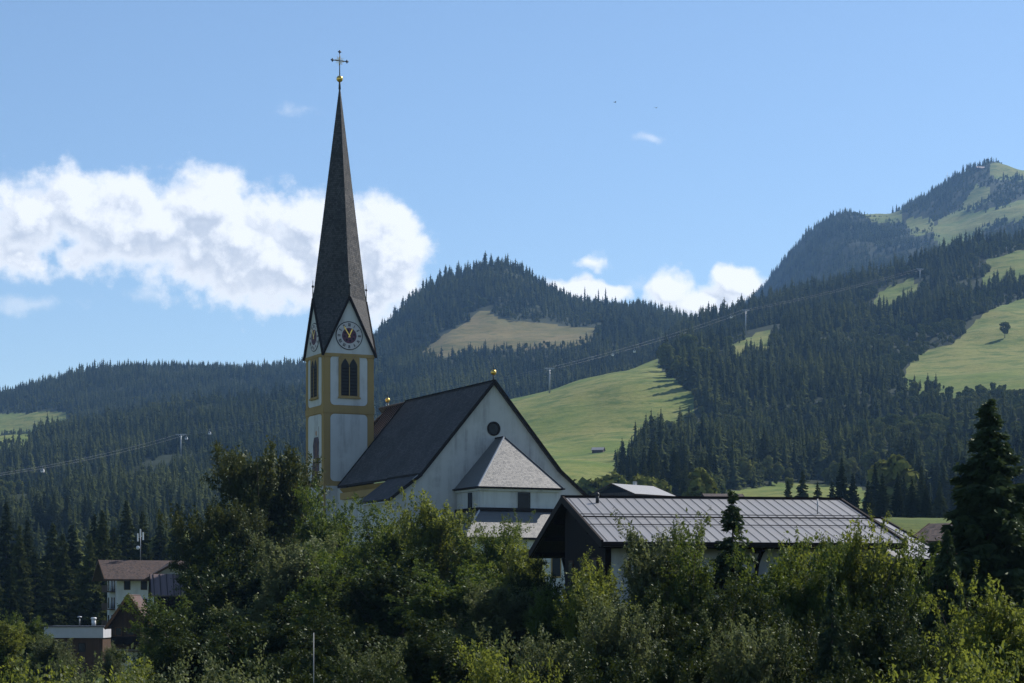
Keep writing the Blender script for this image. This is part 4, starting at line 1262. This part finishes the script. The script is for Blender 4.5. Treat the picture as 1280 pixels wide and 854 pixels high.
def build_village():
    # hotel on the left: tall white block, gable end towards the left of the view
    Y = 330
    C = W(146, 819, Y); 
    root = empty('hotel', C, R(20)); tag(root, 'tall white hotel with brown tiled roof and timber balconies left of the church', 'hotel')
    ev = (HZ-718)*Y/F-C.z; dep = 9.0; L = 11.5; rise = 2.3; hy = dep/2
    # local frame: x along the ridge, y in depth; gable end at x=0
    MB().box((0, 0, -5), (L, dep, ev)).build('wall', M['panel'], root)
    g = MB().extrude([(-.005, 0.01, ev), (-.005, dep-.01, ev), (-.005, hy, ev+rise-.1)], (.2, 0, 0)); g.build('gable', M['wood_dark'], root)
    o = 1.5; k = rise/hy
    rf = MB().slab([(-o-.6, -o, ev-k*o), (L+o, -o, ev-k*o), (L+o, hy, ev+rise), (-o-.6, hy, ev+rise)], .22)
    rf.slab([(-o-.6, dep+o, ev-k*o), (L+o, dep+o, ev-k*o), (L+o, hy, ev+rise), (-o-.6, hy, ev+rise)], .22)
    roof = rf.build('roof', M['brown_roof'], root)
    t = MB(); x = -o-.62
    t.bar((x, -o, ev-k*o-.12), (x, hy, ev+rise-.12), .12, .36); t.bar((x, dep+o, ev-k*o-.12), (x, hy, ev+rise-.12), .12, .36); t.bar((x, -o-.06, ev-k*o-.14), (L+o, -o-.06, ev-k*o-.14), .12, .26)
    t.build('verge_board', M['wood'], roof)
    for st in range(4):
        z = ev-2.5-2.75*st
        b = MB().box((-1.3, 1.4, z-.25), (-.02, 6.4, z-.1)).box((-1.3, 1.4, z-.1), (-1.2, 6.4, z+.85)); b.build('balcony', M['wood'], root)
        for y in (2.2, 4.4, 7.6):
            f = MB().box((-.06, y-.5, z), (-.004, y+.5, z+1.7)).build('window', M['wood'], root); MB().box((-.08, y-.38, z+.1), (-.062, y+.38, z+1.6)).build('pane', M['glass'], f)
        for xx in (1.6, 4.2, 6.8, 9.4):
            f = MB().box((xx-.5, -.06, z+.1), (xx+.5, -.004, z+1.5)).build('window', M['wood'], root); MB().box((xx-.38, -.08, z+.2), (xx+.38, -.062, z+1.4)).build('pane', M['glass'], f)
    # cross wing towards us at the right
    wr = MB(); cz = ev+1.9
    wr.slab([(4.0, -o-.4, ev-.75), (8.6, -o-.4, cz), (8.6, hy, cz), (4.0, hy, ev-.75)], .2); wr.slab([(13.2, -o-.4, ev-.75), (8.6, -o-.4, cz), (8.6, hy, cz), (13.2, hy, ev-.75)], .2)
    wroof = wr.build('wing_roof', M['brown_roof'], root)
    t = MB(); t.bar((4.0, -o-.42, ev-.87), (8.6, -o-.42, cz-.12), .1, .34); t.bar((13.2, -o-.42, ev-.87), (8.6, -o-.42, cz-.12), .1, .34); t.build('verge_board', M['wood'], wroof)
    MB().extrude([(5.0, -.3, ev-3), (12.2, -.3, ev-3), (12.2, -.3, ev-.55), (8.6, -.3, cz-.3), (5.0, -.3, ev-.55)], (0, .28, 0)).build('wing_gable', M['plaster'], root)
    # mast on the roof
    p = C+Matrix.Rotation(R(20), 3, 'Z') @ Vector((4.6, 5.2, ev+rise-.4))
    m = empty('antenna_mast', p); tag(m, 'slim antenna mast with pale panels standing on the hotel roof', 'antenna')
    MB().tube([(0,0,-.2),(0,0,4.9)], [.07, .045], 6).build('pole', M['steel'], m)
    for (dx, z) in ((-.42, 3.4), (.42, 3.6), (.0, 4.1)): MB().box((dx-.10, -.16, z), (dx+.10, -.04, z+1.25)).bar((0,0,z+.6), (dx,-.1,z+.6), .05).build('panel_antenna', M['white_paint'], m)
    MB().ball((-.38, -.2, 2.4), .3, 10, 6, 0, (1,.35,1)).build('dish', M['white_paint'], m)
    # chalet gable in front of the hotel
    Y2 = 285
    apex = W(160, 743, Y2); 
    c = empty('chalet', (apex.x, apex.y, W(0, 830, Y2).z), R(0)); tag(c, 'small brown timber chalet with red tiled roof in front of the white hotel', 'house')
    za = apex.z-c.location.z; dz = 42.5*Y2/F; hl, hr = 29*Y2/F, 29*Y2/F
    rf = MB().slab([(0, 0, za), (0, 9, za), (-hl, 9, za-dz), (-hl, 0, za-dz)], .2); rf.slab([(0, 0, za), (0, 9, za), (hr, 9, za-dz), (hr, 0, za-dz)], .2)
    r1 = rf.build('roof', M['red_roof'], c)
    t = MB().bar((0, -.04, za-.1), (-hl, -.04, za-dz-.1), .1, .34); t.bar((0, -.04, za-.1), (hr, -.04, za-dz-.1), .1, .34); t.build('verge_board', M['wood_orange'], r1)
    MB().extrude([(-hl*.8, 1.2, 1.9), (hr*.8, 1.2, 1.9), (hr*.8, 1.2, za-dz*.8-.25), (0, 1.2, za-.3), (-hl*.8, 1.2, za-dz*.8-.25)], (0, .2, 0)).build('gable_wall', M['wood'], c)
    MB().box((-hl*.8, 1.42, -5), (hr*.8, 8.5, za-dz)).build('wall', M['panel'], c)
    b = MB().box((-hl*.75, .1, 2.6), (hr*.75, 1.18, 2.75)).box((-hl*.75, .1, 2.75), (hr*.75, .18, 3.6)); b.build('balcony', M['wood_dark'], c)
    MB().box((-hl*.78, 0.5, 1.6), (hr*1.3, 1.35, 1.78)).build('awning', M['red_roof'], c)
    for xx in (-1.5, 0.2, 1.9):
        f = MB().box((xx-.45, 1.13, 3.75), (xx+.45, 1.195, 4.9)).build('window', M['wood_orange'], c); MB().box((xx-.35, 1.11, 3.85), (xx+.35, 1.125, 4.8)).build('pane', M['glass'], f)
    # plum roof house
    Y3 = 262
    r_ = empty('barn', (W(195, 0, Y3).x, Y3, W(0, 835, Y3).z), R(12)); tag(r_, 'steep dark house with a plum coloured sheet roof beside the hotel', 'house')
    za = (HZ-717)*Y3/F-r_.location.z
    rf = MB().slab([(-.6, 3.2, za), (6.5, 3.2, za), (6.5, -.4, za-2.7), (-.6, -.4, za-2.7)], .18); rf.slab([(-.6, 3.2, za), (6.5, 3.2, za), (6.5, 6.8, za-2.7), (-.6, 6.8, za-2.7)], .18)
    rr = rf.build('roof', M['plum_roof'], r_)
    sm = MB(); n2 = Vector((0, -2.7, 3.6)).normalized()
    for i in range(9): sm.bar(Vector((-.2+i*.8, 3.15, za))+n2*.03, Vector((-.2+i*.8, -.35, za-2.66))+n2*.03, .06, .06, up=n2)
    sm.build('roof_seam', M['trim'], rr)
    MB().extrude([(0, .1, -5), (0, 6.3, -5), (0, 6.3, za-2.5), (0, 3.2, za-.25), (0, .1, za-2.5)], (6, 0, 0)).build('wall', M['wood_dark'], r_)
    t = MB().bar((-.62, 3.2, za-.1), (-.62, -.4, za-2.8), .1, .3); t.bar((-.62, 3.2, za-.1), (-.62, 6.8, za-2.8), .1, .3); t.build('verge_board', M['wood_dark'], rr)
    # flat roofed annex far left
    Y4 = 300; a = W(55, 818, Y4); f_ = empty('flat_roofed_annex', a); tag(f_, 'low brown annex with a wide pale fascia and flat roof at the left', 'building')
    wd = 74*Y4/F; t0, t1 = (818-797.5)*Y4/F, (818-784)*Y4/F
    MB().box((.5, .6, -5), (wd-.2, 8, t0)).build('wall', M['wood'], f_)
    MB().box((0, 0, t0), (wd, 8.5, t1)).build('fascia', M['concrete'], f_)
    MB().box((-.15, -.15, t1), (wd+.15, 8.6, t1+.14)).build('roof', M['dark_paint'], f_)
    for xx in (1.6, 3.4, 5.2): 
        q = MB().box((xx-.5, .53, .3), (xx+.5, .595, 1.6)).build('window', M['trim'], f_); MB().box((xx-.4, .50, .4), (xx+.4, .525, 1.5)).build('pane', M['glass'], f_ if False else q)
    vp = W(112, 783, Y4); v_ = MB().tube([(6.4, 3, t1+.13), (6.4, 3, t1+1.1)], .30, 10).tube([(6.4, 3, t1+1.1), (6.4, 3, t1+1.35)], [.45, .35], 10); v_.build('vent', M['white_paint'], f_)
    MB().tube([(4.6, 2, t1+.13), (4.6, 2, t1+1.3)], .08, 6).ball((4.6, 2, t1+1.4), .35, 8, 6, 0, (1,1,.4)).build('roof_cowl', M['steel'], f_)
    # houses further off, right
    Y5 = 480; a = W(792, 630, Y5)
    gable_house('house', 'wide dark house with a light grey roof beyond the church and the metal roof', a+Vector((0,0,-3)), R(48), 13, 11, 3+(630-615)*Y5/F, 2.1, (M['wood_grey'], M['pale_roof'], M['wood_dark']), 1.2, 1)
    a = W(888, 628, 420); gable_house('house', 'low brown house peeping over the ridge of the metal roof', a+Vector((0,0,-3)), R(8), 6.5, 7, 3.6, 1.3, (M['wood_dark'], M['brown_roof'], M['wood_dark']), .8, 1, True, False)
    a = W(1150, 700, 210); gz = float(ground_z(a.x, a.y)); gable_house('chalet', 'orange timber chalet with brown roof between the annex and the tall spruce', Vector((a.x, a.y, gz)), R(-40), 7, 7, a.z-gz+(700-672)*210/F, 1.5, (M['wood_orange'], M['brown_roof'], M['wood_orange']), .9, 2, True, True)
    p = HZL['right'].find(1094, 626); gable_house('hut', 'tiny white-roofed hut at the end of the valley meadow', p+Vector((0,0,-.3)), R(10), 9, 7, 3.4, 2, (M['plaster'], M['pale_roof'], M['wood_grey']), .6, 1, False, False, cat='hut')
    p = HZL['right'].find(740, 567); gable_house('hay_hut', 'small brown hay hut standing alone on the central meadow', p+Vector((0,0,-.4)), R(-14), 6.6, 5, 2.6, 1.5, (M['wood_grey'], M['metal_roof'], M['wood_grey']), .5, 1, False, False, cat='hut')
    p = HZL['left'].find(4, 531); gable_house('farm_barn', 'dark barn on the small meadow at the far left edge', p+Vector((0,0,-.4)), R(12), 15, 11, 4.5, 3.2, (M['wood_grey'], M['plum_roof'], M['wood_grey']), 1, 1, False, False, cat='barn')
build_village()

# ------------------------------------------------------------------ gondola lift
def build_lift():
    def pylon(k, h, label):
        p = LIFT_FEET[k]; r = empty('lift_pylon', p); tag(r, label, 'pylon', 'pylons of the gondola lift')
        MB().tube([(0,0,-1.5),(0,0,h*.5),(0,0,h)], [.75, .6, .45], 8).build('mast', M['steel'], r)
        MB().bar((-4.2, 0, h), (4.2, 0, h), .6, .7).bar((-3, 0, h), (0, 0, h-2.6), .3).bar((3, 0, h), (0, 0, h-2.6), .3).build('crossarm', M['steel'], r)
        for q in (-1, 1): MB().bar((q*4-.1, -2.6, h-.5), (q*4-.1, 2.6, h-.5), .4, .5).build('sheave_train', M['dark_paint'], r)
        return p+Vector((0, 0, h-.3))
    A = pylon(1, 16, 'white T-shaped lift pylon amid the left forest')
    Bp = pylon(2, 19, 'lift pylon on the crest of the central meadow')
    Cp = pylon(3, 24, 'lift pylon above the small meadow on the right slope')
    Dp = pylon(4, 13, 'lift pylon high among spruces on the right slope')
    S = LIFT_FEET[0]+Vector((0, 0, 16))
    pts = [S, A, Bp, Cp, Dp]
    lines = []
    for q in (-4.0, 4.0):
        line = []
        for a, b in zip(pts, pts[1:]):
            for i in range(16):
                t = i/16; p = a.lerp(b, t); p = p+Vector((q, 0, -4*t*(1-t)*(b-a).length*.006)); line.append(p)
        line.append(pts[-1]+Vector((q, 0, 0))); lines.append(line)
        o = MB().tube([p for p in line], .045, 5).build('lift_cable', M['cable'])
        tag(o, 'upper haul cable of the gondola lift crossing the hills' if q > 0 else 'lower haul cable of the gondola lift crossing the hills', 'cable', 'cables of the gondola lift')
    proto = None
    def on_line(px, line):
        for a, b in zip(line, line[1:]):
            xa, xb = 640+F*a.x/a.y, 640+F*b.x/b.y
            if xa <= px <= xb: return a.lerp(b, (px-xa)/(xb-xa))
    where = {53: 'low above the forest at the far left', 233: 'just right of the pylon in the left forest', 262: 'between the left pylon and the church tower', 484: 'close to the roof ball right of the tower',
             766: 'before the dark wood left of the meadow tree', 793: 'just above the crown of the meadow corner tree', 914: 'just left of the pylon on the right slope'}
    for i, (px, wt) in enumerate(where.items()):
        p = on_line(px, lines[i % 2])
        if proto is None:
            proto = empty('gondola', p); r = proto
            cb = MB().hull([(-1,-1,-4.3),(1,-1,-4.3),(1,1,-4.3),(-1,1,-4.3),(-1.15,-1.15,-3.3),(1.15,-1.15,-3.3),(1.15,1.15,-3.3),(-1.15,1.15,-3.3),(-.95,-.95,-2.1),(.95,-.95,-2.1),(.95,.95,-2.1),(-.95,.95,-2.1)],
                           [(3,2,1,0),(0,1,5,4),(1,2,6,5),(2,3,7,6),(3,0,4,7),(4,5,9,8),(5,6,10,9),(6,7,11,10),(7,4,8,11),(8,9,10,11)])
            cb.build('cabin', M['white_paint'], r)
            MB().box((-.85,-1.16,-3.2),(.85,-1.09,-2.4)).build('window', M['glass'], r)
            MB().bar((0,0,-2.1),(0,0,0),.18).bar((0,-.5,0),(0,.5,0),.25).build('hanger', M['steel'], r)
        else:
            r = copy_tree(proto); r.location = p
        r.scale = (.9, .9, .9)
        tag(r, 'small white gondola hanging '+wt, 'gondola', 'gondolas on the cable')
build_lift()

# ------------------------------------------------------------------ mountain top buildings, birds, thin pole
def build_small():
    for i, (px, py, Y, s) in enumerate(((769, 128, 240, 1), (820, 135, 260, 1.1))):
        b = empty('bird', W(px, py, Y), R(30+40*i)); tag(b, ('small dark bird high in the sky, the left of the two' if i == 0 else 'small dark bird high in the sky, the right of the two'), 'bird', 'birds in the sky')
        m = MB().ball((0,0,0), .09, 8, 6, 0, (2.0, .8, .8))
        m.face([(.1,0,.03),(-.1,0,.03),(-.12,.28,.14),(.06,.28,.14)]).face([(.06,.28,.14),(-.12,.28,.14),(-.16,.52,.08)])
        m.face([(.1,0,.03),(.06,-.28,.14),(-.12,-.28,.14),(-.1,0,.03)]).face([(.06,-.28,.14),(-.16,-.52,.08),(-.12,-.28,.14)])
        m.face([(-.15,.03,0),(-.34,.08,0),(-.34,-.08,0),(-.15,-.03,0)])
        m.build('body', M['dark_paint'], b); b.scale = (.6, .6, .6)
    x, Y = (392-640)*58/F, 58
    gz = float(ground_z(x, Y)); p = empty('thin_pole', (x, Y, gz)); tag(p, 'thin grey pole with a slanting stay rod in the dark bushes', 'pole')
    top = (HZ-791)*Y/F-gz
    MB().tube([(0,0,-.3),(0,0,top*.72)], .022, 8).build('pole', M['cable'], p)
    MB().tube([(0,0,top*.70),(0,0,top)], .013, 6).build('upper_rod', M['cable'], p)
    MB().bar((0,0,top*.74),(.32,0,top*.45),.018).build('stay', M['cable'], p)
    # summit buildings
    p = HZL['far_right'].find(1222, 214); gable_house('summit_lodge', 'dark summit lodge on the top of the high right mountain', p, R(12), 34, 16, 8, 5, (M['wood_grey'], M['plum_roof'], M['wood_grey']), 2, 1, False, False, cat='lodge')
    p = HZL['far_right'].find(1184, 232); a = empty('summit_mast', p); tag(a, 'thin lattice mast on the shoulder of the high right mountain', 'mast')
    MB().tube([(0,0,-1),(0,0,30)], [.8, .3], 5).bar((-4,0,22),(4,0,22),.5).build('mast', M['steel'], a)
build_small()

# ------------------------------------------------------------------ trees of the foreground
def build_near_trees():
    kinds = {
        'round': broadleaf_meshes(1, 4.6, 13.5, .10, 32, 14, 8, 14, .098, 'leaf_mid', .45, .55),
        'dark': broadleaf_meshes(2, 5.0, 13.5, .06, 36, 15, 8, 14, .102, 'leaf_dark_shade', .48, .5),
        'tall': broadleaf_meshes(3, 3.6, 14.0, .08, 32, 13, 8, 13, .092, 'leaf_mid', .34, .85),
        'bright': broadleaf_meshes(4, 4.0, 12.5, .06, 32, 13, 8, 13, .096, 'leaf_bright', .36, .8),
        'grey': broadleaf_meshes(5, 4.2, 11.5, .04, 32, 13, 8, 14, .092, 'leaf_grey', .38, .7),
        'dome': broadleaf_meshes(41, 5.6, 14.5, .04, 46, 16, 8, 14, .104, 'leaf_dark_shade2', .64, .42),
        'bush': broadleaf_meshes(6, 3.2, 4.6, .0, 44, 8, 8, 14, .060, 'leaf_grey', .30, .7),
        'bushg': broadleaf_meshes(8, 3.0, 4.8, .0, 44, 8, 8, 14, .060, 'leaf_bright', .30, .75),
        'round2': broadleaf_meshes(21, 4.8, 13.0, .08, 30, 14, 8, 14, .098, 'leaf_mid', .5, .45),
        'dark2': broadleaf_meshes(22, 4.8, 12.5, .05, 34, 14, 8, 14, .100, 'leaf_dark_shade', .42, .65),
        'spruce': spruce_meshes(9, 16, 3.9, 44, 'spruce', 12, 3, 1.3),
        'young': spruce_meshes(10, 12, 2.4, 30)}
    dims = {k: v[2] for k, v in kinds.items()}
    tr = {}
    for k, (c, mb, _d) in kinds.items():
        o = mb.build('trunk', M['bark']); tr[k] = o.data; bpy.data.objects.remove(o)
    lst = [  # kind, px, top py, half width px, Y, label
        ('dome', 330, 560, 56, 196, 'big dark round tree left of the church tower'),
        ('dome', 276, 632, 40, 186, 'dark tree on the left flank of the biggest round tree'),
        ('round', 408, 610, 36, 178, 'narrow leafy tree at the foot of the church tower'),
        ('round', 455, 648, 42, 172, 'mid green tree below the nave eave'),
        ('tall', 498, 632, 36, 165, 'leafy tree before the sloping gable of the church'),
        ('bright', 541, 616, 34, 160, 'yellow-green tree with a sunlit tip before the church gable'),
        ('round', 600, 660, 42, 160, 'green tree below the chancel, left of the aisle roof'),
        ('tall', 622, 648, 26, 150, 'slender dark tip rising before the aisle roof'),
        ('bright', 655, 676, 30, 146, 'light green tree before the white chancel wall'),
        ('dark', 668, 702, 24, 124, 'small dark bush tree beside the white wall under the eave'),
        ('dark', 730, 748, 34, 108, 'dark bush tree under the right part of the open gable'),
        ('round', 702, 736, 24, 122, 'small bush tree in front of the white wall below the open gable'),
        ('round', 690, 726, 34, 110, 'green bush tree below the overhanging timber gable'),
        ('round', 220, 746, 40, 168, 'leafy tree hiding the right end of the hotel'),
        ('dark', 302, 676, 56, 160, 'dense dark tree below the biggest round tree'),
        ('grey', 365, 668, 48, 150, 'grey-green tree in the middle of the left grove'),
        ('round', 425, 690, 52, 142, 'dark green tree below the narrow tower tree'),
        ('dark', 500, 690, 60, 138, 'dense tree in the grove below the church gable'),
        ('round', 570, 705, 54, 132, 'bushy tree in the grove under the chancel'),
        ('grey', 630, 728, 44, 120, 'grey-green tree in the grove left of the timber house'),
        ('dark', 240, 764, 56, 128, 'dark thicket tree above the pale willow bushes'),
        ('dark', 340, 760, 66, 118, 'dark shaded tree behind the thin pole'),
        ('dark', 440, 765, 66, 112, 'dark shaded tree right of the thin pole'),
        ('dark', 540, 775, 66, 106, 'dark shaded tree low in the middle of the grove'),
        ('bright', 742, 702, 34, 94, 'yellow-leaved tree before the dark timber gable'),
        ('grey', 820, 650, 34, 97, 'grey-green pointed tree before the grey metal roof'),
        ('tall', 862, 664, 34, 96, 'slim green tree right of the pointed one at the metal roof'),
        ('young', 916, 621, 64, 99, 'young spruce whose tip crosses the ridge of the metal roof'),
        ('round', 960, 672, 46, 96, 'leafy tree right of the young spruce at the metal roof'),
        ('bright', 1052, 654, 38, 95, 'tall yellow-green tree before the right half of the metal roof'),
        ('round', 1008, 682, 38, 93, 'green tree left of the tall yellow-green one'),
        ('round', 1102, 676, 46, 96, 'bushy tree before the annex roof'),
        ('spruce', 1236, 497, 118, 100, 'tall dark spruce at the right edge'),
        ('spruce', 1184, 660, 60, 92, 'smaller spruce at the left foot of the tall one'),
        ('spruce', 1288, 600, 90, 106, 'spruce cut by the right edge behind the tallest one'),
        ('dark', 800, 738, 48, 88, 'dark tree under the pointed grey-green tree'),
        ('dark', 880, 730, 52, 88, 'dark tree below the young spruce'),
        ('dark', 960, 745, 52, 86, 'dark shaded tree low in the right grove'),
        ('young', 1040, 720, 40, 82, 'young spruce in front of the shaded right grove'),
        ('dark', 1110, 735, 56, 84, 'dark shaded tree left of the spruces'),
        ('grey', 775, 745, 30, 82, 'light leafy sapling under the white house wall'),
        ('grey', 690, 790, 46, 80, 'pale bush at the bottom below the timber house'),
        ('bushg', 620, 810, 50, 78, 'light green bush at the bottom of the middle grove'),
        ('grey', 935, 775, 46, 72, 'pale leafy shrub at the bottom of the right grove'),
        ('dark', 1010, 800, 52, 72, 'dark bush at the bottom right of the middle'),
        ('dark', 850, 795, 52, 74, 'dark bush at the bottom below the metal roof'),
        ('dark', 760, 815, 52, 72, 'dark bush low in front of the yellow-leaved tree'),
        ('dark', 1110, 810, 56, 70, 'dark bush at the bottom left of the corner shrub'),
        ('dark', 1185, 770, 50, 76, 'dark bush between the spruces and the corner shrub'),
        ('bright', 1262, 728, 52, 62, 'sunlit light green shrub in the bottom right corner'),
        ('bushg', 1210, 815, 46, 58, 'low light shrub left of the corner shrub'),
        ('grey', 452, 808, 34, 84, 'pale leafy branches of a shrub right of the thin pole'),
        ('dark', 500, 825, 56, 80, 'dark bush at the bottom of the grove'),
        ('dark', 350, 818, 50, 82, 'dark bush left of the thin pole'),
        ('dark', 420, 830, 50, 74, 'dark bush at the foot of the thin pole'),
        ('bush', 275, 826, 46, 70, 'pale willow bush at the right end of the bottom left row'),
        ('bush', 215, 834, 44, 66, 'pale willow bush second in the bottom left row'),
        ('bushg', 150, 834, 46, 68, 'yellow-green willow bush in the bottom left row'),
        ('bush', 95, 842, 42, 64, 'pale low bush left of the yellow-green willow'),
        ('bushg', 30, 834, 42, 70, 'light green bush in the bottom left corner'),
        ('grey', 196, 782, 22, 175, 'grey-green bush tree at the right foot of the brown chalet'),
        ('tall', 36, 766, 20, 200, 'slim tree left of the flat-roofed annex'),
        ('bright', 4, 772, 26, 180, 'light green tree cut by the left edge'),
        ('grey', 66, 796, 22, 190, 'shrub at the left corner of the flat-roofed annex'),
        ('bush', 140, 806, 12, 210, 'green shrub between the annex and the chalet'),
        ('bush', 84, 817, 16, 160, 'shrub before the brown annex wall'),
    ]
    protos = {}
    for q, (k, px, py, hwp, Y, lab) in enumerate(lst):
        if k in ('round', 'dark') and q % 2 and Y < 170: k += '2'
        top = W(px, py, Y); gz = float(ground_z(top.x, top.y))
        R0, H0 = dims[k]
        H = top.z-gz; rad = hwp*Y/F
        sx = rad/R0*1.15; sz = H/H0
        nm = {'spruce': 'spruce_tree', 'young': 'spruce_tree', 'bush': 'bush', 'bushg': 'bush'}.get(k, 'broadleaf_tree')
        cat = 'bush' if nm == 'bush' or lab.split(',')[0].find(' bush ') > 0 and H < 9 else 'tree'
        if nm != 'spruce_tree': sx = max(sx, sz*(.64 if Y < 155 else .46))
        tree_root(nm, kinds[k][0], tr[k], lab, cat, {'tree': 'trees and bushes of the foreground grove', 'bush': 'trees and bushes of the foreground grove'}[cat], (top.x, top.y, gz), (sx, sx, sz), random.random()*6.28)
build_near_trees()

def planted(px, py, Y, s, full):
    """stand a tree on the ground below (px, py) and keep its top"""
    p = W(px, py, Y)
    if Y < 700:
        gz = float(ground_z(p.x, p.y)); s = max(.3, s+(p.z-gz)/full); p.z = gz
    return p, s

def build_valley_trees():
    """individual trees between the village and the slopes"""
    lst = [  # kind, px, base py, Y, scale, label
        (4, 812, 628, 560, .52, 'yellow-green round tree right of the pale grey-roofed house'),
        (5, 798, 628, 540, .60, 'pale tree beside the yellow-green round tree'),
        (5, 873, 630, 520, .70, 'mid green round tree between the two houses'),
        (4, 748, 628, 620, .62, 'dark round bush tree left of the pale house'),
        (4, 715, 630, 640, .55, 'round bush tree beside the church gable foot'),
        (4, 986, 618, 760, .42, 'small round tree at the top of the valley meadow'),
        (5, 1117, 640, 640, 1.35, 'tall autumn-tinged tree right of the valley meadow'),
        (5, 215, 705, 520, .75, 'pale yellow-green tree above the hotel roof'),
    ]
    for (k, px, py, Y, s, lab) in lst:
        p, s = planted(px, py, Y, s, 15)
        tree_root('broadleaf_tree', PROTOS[k], SHORT_TRUNK, lab, 'tree', None, p, (s, s, s), random.random()*6)
    con = [(985,638,520,.62),(1003,640,500,.72),(1022,640,500,.60),(1052,642,470,.80),(1066,645,470,.7),(1085,650,460,.62),(1103,652,450,.75),(1122,655,440,.72),(1140,660,430,.78),(1158,662,430,.7),(1040,640,540,.6),(1094,640,560,.8),(1130,640,560,.8),(1152,650,520,.85),(1175,655,500,.8)]
    for (px, py, Y, s) in con:
        p, s = planted(px, py, Y, s*.62, 22)
        tree_root('spruce_tree', FINE[random.randrange(3)], TRUNK, 'small dark spruce in the clump behind the right end of the metal roof', 'tree', 'spruces behind the metal roof', p, (s, s, s), random.random()*6)
    for (px, py, Y, s) in ((-6,800,345,.62),(12,806,330,.5),(24,800,360,.78),(44,800,372,.7),(60,800,352,.6),(78,798,366,.82),(96,797,372,.66),(112,796,360,.8),(128,796,376,.9),(142,790,400,1.0),(8,796,410,1.05),(34,796,405,.9),(66,794,415,1.0),(90,794,420,1.1),(118,792,420,.95),(158,790,420,1.05),(178,790,415,.95),(200,790,420,1.1),(222,790,410,1.0)):
        p, s = planted(px, py, Y, s, 22)
        tree_root('spruce_tree', FINE[random.randrange(3)], TRUNK, 'dark spruce standing close behind the flat-roofed annex and the hotel', 'tree', 'spruces behind the hotel', p, (s, s, s), random.random()*6)
    skyl = [(731,.95),(748,.9),(757,1.0),(1116,.8)]
    for px, s in skyl:
        h = 'centre' if px < 1000 else 'far_right'; hl = HZL[h]
        j = int((px-hl.cols[0])/5); i = int(np.argmin(hl.py[:, j])); p = hl.at(px, hl.yy[i])
        tree_root('spruce_tree', PROTOS[1], TRUNK, {731: 'single spruce standing clear on the skyline of the rounded hill', 748: 'left of the paired skyline spruces on the rounded hill', 757: 'right of the paired skyline spruces on the rounded hill', 1116: 'single spruce on the grassy saddle of the far mountain'}[px], 'tree', None, p, (s, s, s*1.4 if px < 1000 else s), 1.0)
build_valley_trees()

# ------------------------------------------------------------------ the air
def build_haze():
    m, nt, out = new_mat('haze_air'); g = G(nt)
    v = g.n('ShaderNodeVolumePrincipled'); v.inputs['Color'].default_value = (.30, .57, 1.0, 1); v.inputs['Density'].default_value = 5.0e-5; v.inputs['Anisotropy'].default_value = .2
    g.link(v.outputs[0], out.inputs['Volume'])
    m.cycles.homogeneous_volume = True
    o = MB().box((-6600, -400, -20), (6600, 6400, 1330)).build('haze', m)
    tag(o, 'thin blue haze filling the valley air', 'haze', kind='stuff')
build_haze()
